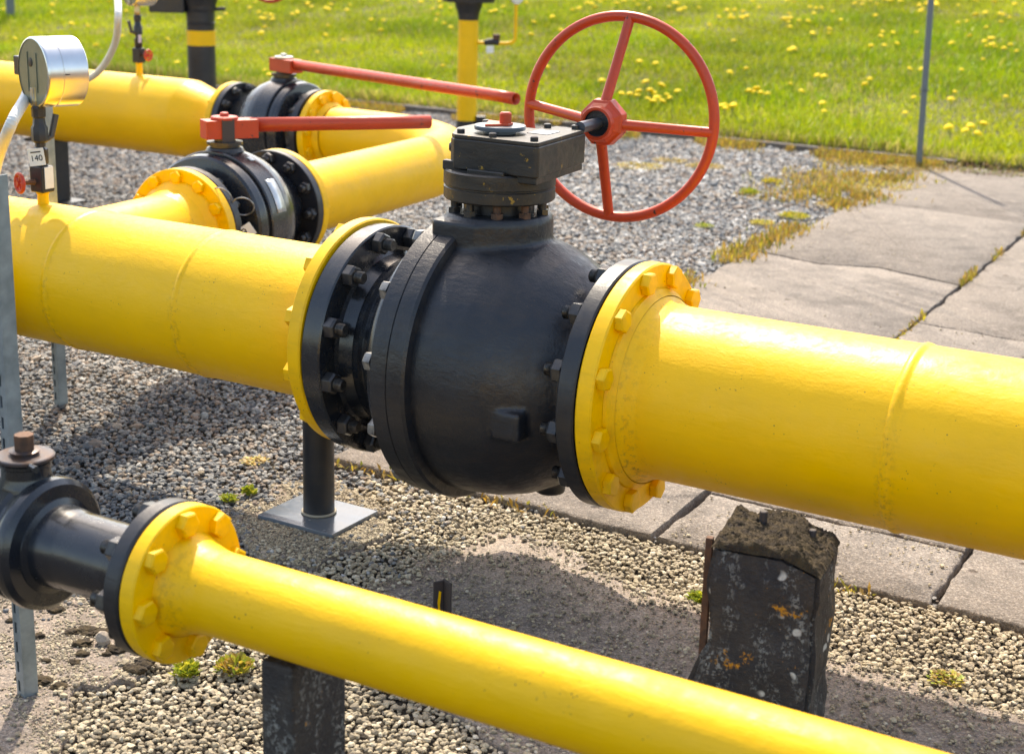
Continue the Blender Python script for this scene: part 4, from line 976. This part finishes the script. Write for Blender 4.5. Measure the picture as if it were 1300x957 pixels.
# small weeds
def weed(px, py, rad, hgt, n, colr, label, up=.6, z=.004, cat='weed', ncol=None):
    p = at(px, py, z); nn = n; r = rad * np.sqrt(rng.random(nn)); t = rng.uniform(0, 2 * pi, nn)
    x = p.x + r * np.cos(t); y = p.y + r * np.sin(t) ; hh = hgt * rng.uniform(.3, 1, nn) * (1 - .5 * (r / rad) ** 2)
    w = rng.uniform(.0025, .0055, nn); a = rng.uniform(0, 2 * pi, nn); tl = rng.uniform(.003, .012, nn) * (1 + rad * 6)
    V = np.zeros((nn, 4, 3)); dx, dy = np.cos(a), np.sin(a)
    V[:, 0] = np.stack([x, y, p.z + hh * .4], -1); V[:, 1] = np.stack([x + dx * tl * .5 - dy * w, y + dy * tl * .5 + dx * w, p.z + hh * .8], -1)
    V[:, 2] = np.stack([x + dx * tl, y + dy * tl, p.z + hh], -1); V[:, 3] = np.stack([x + dx * tl * .5 + dy * w, y + dy * tl * .5 - dx * w, p.z + hh * .85], -1)
    V -= np.array([p.x, p.y, p.z])
    Fc = (np.arange(nn) * 4)[:, None] + np.arange(4)[None]
    c = np.array(colr)[rng.integers(0, len(colr), nn)] * rng.uniform(.7, 1.25, (nn, 1)); C = np.concatenate([c, np.ones((nn, 1))], 1)
    o = fastmesh('weed', V.reshape(-1, 3), Fc, M_leaf, None, C); o.location = p; tag(o, label, cat); return o
GR = [(.35, .40, .03), (.25, .32, .03), (.55, .50, .05)]; OR = [(.50, .30, .05), (.42, .28, .08), (.55, .42, .06), (.30, .27, .05), (.45, .33, .12)]; YE = [(.55, .45, .04), (.40, .38, .05), (.62, .48, .06)]
weed(290, 636, .016, .02, 120, GR, 'tiny yellow-green weed in the gravel, left of the base plate')
weed(316, 628, .015, .03, 120, GR, 'yellow-green weed right at the edge of the pad, nearest the support foot')
weed(886, 762, .020, .02, 160, GR, 'pale green weed in the tan gravel beside the black pillar')
weed(237, 856, .022, .03, 220, GR, 'yellow-green weed in front of the thin pipe flange at the bottom')
weed(298, 850, .030, .03, 300, GR + OR, 'green and reddish weed beside the mossy saddle block')
weed(324, 585, .030, .006, 120, OR, 'orange dry leaf litter on the gravel left of the support tube', cat='dry leaves')
weed(1200, 862, .03, .012, 150, GR + OR, 'yellow-green weed at the bottom right below the slabs')
weed(980, 232, .055, .03, 300, YE, 'bright yellow weed cushion on the grey gravel right of the handwheel')
weed(950, 248, .045, .05, 200, GR, 'green sprouting weed on the gravel left of the yellow cushion')
weed(1008, 276, .07, .03, 380, GR + YE, 'green weed patch on the gravel near the slab edge')
weed(968, 284, .06, .02, 260, YE, 'yellowish weed patch on the gravel beside the slab edge')
weed(893, 288, .04, .02, 160, GR, 'small green weed on the gravel between handwheel and slabs')
weed(935, 322, .10, .015, 320, YE + OR, 'yellow-brown weed fringe along the slab corner nearest the big flange')
weed(895, 212, .11, .02, 420, OR, 'orange weed patch on the gravel just right of the handwheel rim')
weed(812, 212, .14, .02, 420, YE + OR, 'yellowish weed patch seen through the handwheel')
weed(850, 205, .10, .02, 260, OR, 'orange weeds behind the lower right of the handwheel')
weed(1110, 236, .26, .03, 1300, OR + YE, 'broad orange and yellow weed patch at the far corner of the slabs')
weed(1065, 262, .12, .02, 420, OR, 'rusty orange weeds along the far slab edge')
weed(1170, 215, .22, .03, 900, OR, 'orange weeds around the foot of the thin post')
weed(1080, 208, .22, .015, 500, OR, 'dry orange growth on the gravel in front of the kerb end')
weed(1260, 214, .40, .05, 1800, [(.20, .22, .04), (.30, .20, .06), (.16, .10, .07)], 'dark green and brown weeds between lawn and slabs at the right edge')

fx, fy, fz = [], [], []
def strip(p, q, n_, wd, z0=0):
    t = rng.random(n_); o = rng.normal(0, wd, n_); d_ = (q - p); nl = Vector((-d_.y, d_.x, 0)).normalized()
    x = p.x + d_.x * t + nl.x * o; y = p.y + d_.y * t + nl.y * o; k = gridnoise(x, y, 3.2, 31) + .3 * gridnoise(x, y, 11, 32) > .78
    fx.append(x[k]); fy.append(y[k]); fz.append(np.full(k.sum(), z0))
strip(sl(2.2, -.02), sl(6.0, -.06), 4200, .05); strip(sl(4.2, -.15), sl(6.0, -.3), 4200, .17)
strip(K0 + DK * -3 - NK * .1, K0 + DK * 1.5 - NK * .12, 16000, .09); strip(sl(.0, .0), sl(0, 3), 500, .010); strip(sl(0, CR), sl(6, CR), 1600, .006); strip(sl(0, J2), sl(6, J2), 1200, .006)
x, y, z = map(np.concatenate, (fx, fy, fz)); nn = len(x)
V = np.zeros((nn, 4, 3)); a = rng.uniform(0, 2 * pi, nn); tl = rng.uniform(.008, .022, nn); hh = rng.uniform(.004, .028, nn) * (1 + (y > 5)); w_ = rng.uniform(.002, .005, nn); dx, dy = np.cos(a), np.sin(a)
V[:, 0] = np.stack([x, y, z], -1); V[:, 1] = np.stack([x + dx * tl * .5 - dy * w_, y + dy * tl * .5 + dx * w_, z + hh * .7], -1); V[:, 2] = np.stack([x + dx * tl, y + dy * tl, z + hh], -1); V[:, 3] = np.stack([x + dx * tl * .5 + dy * w_, y + dy * tl * .5 - dx * w_, z + hh * .75], -1)
cc_ = np.array(OR + OR[:2] + YE[:1] + [(.22, .24, .03)])[rng.integers(0, 9, nn)] * rng.uniform(.6, 1.2, (nn, 1))
o = fastmesh('weed_fringe', V.reshape(-1, 3), (np.arange(nn) * 4)[:, None] + np.arange(4)[None], M_leaf, None, np.concatenate([cc_, np.ones((nn, 1))], 1)); tag(o, 'thin fringe of orange and yellow weeds along slab edges, joints and kerb', 'weeds', kind='stuff')

# ================================================================== LIGHT
EL = 51.0; PHI = 54.0
Ls = (-D * cos(R_(PHI)) + NN * sin(R_(PHI))) * cos(R_(EL)) + Vector((0, 0, sin(R_(EL))))
sun = bpy.data.lights.new('sun', 'SUN'); sun.energy = 2.4; sun.angle = R_(.53); sun.color = (1, .98, .94)
so = bpy.data.objects.new('sun', sun); col.objects.link(so); so.rotation_euler = Ls.to_track_quat('Z', 'Y').to_euler()
w = bpy.data.worlds.new('World'); sc.world = w; w.use_nodes = True; nt = w.node_tree; bg = nt.nodes['Background']
sky = nt.nodes.new('ShaderNodeTexSky'); sky.sky_type = 'NISHITA'; sky.sun_disc = False; sky.sun_elevation = R_(EL); sky.sun_rotation = math.atan2(Ls.x, Ls.y); sky.air_density = 1.0; sky.dust_density = 2.0
nt.links.new(sky.outputs[0], bg.inputs[0]); bg.inputs[1].default_value = .15
sc.view_settings.view_transform = 'Standard'; sc.view_settings.look = 'None'; sc.view_settings.gamma = 1; sc.view_settings.exposure = 1.48
sc.view_settings.use_white_balance = True; sc.view_settings.white_balance_temperature = 7800; sc.view_settings.white_balance_tint = 10
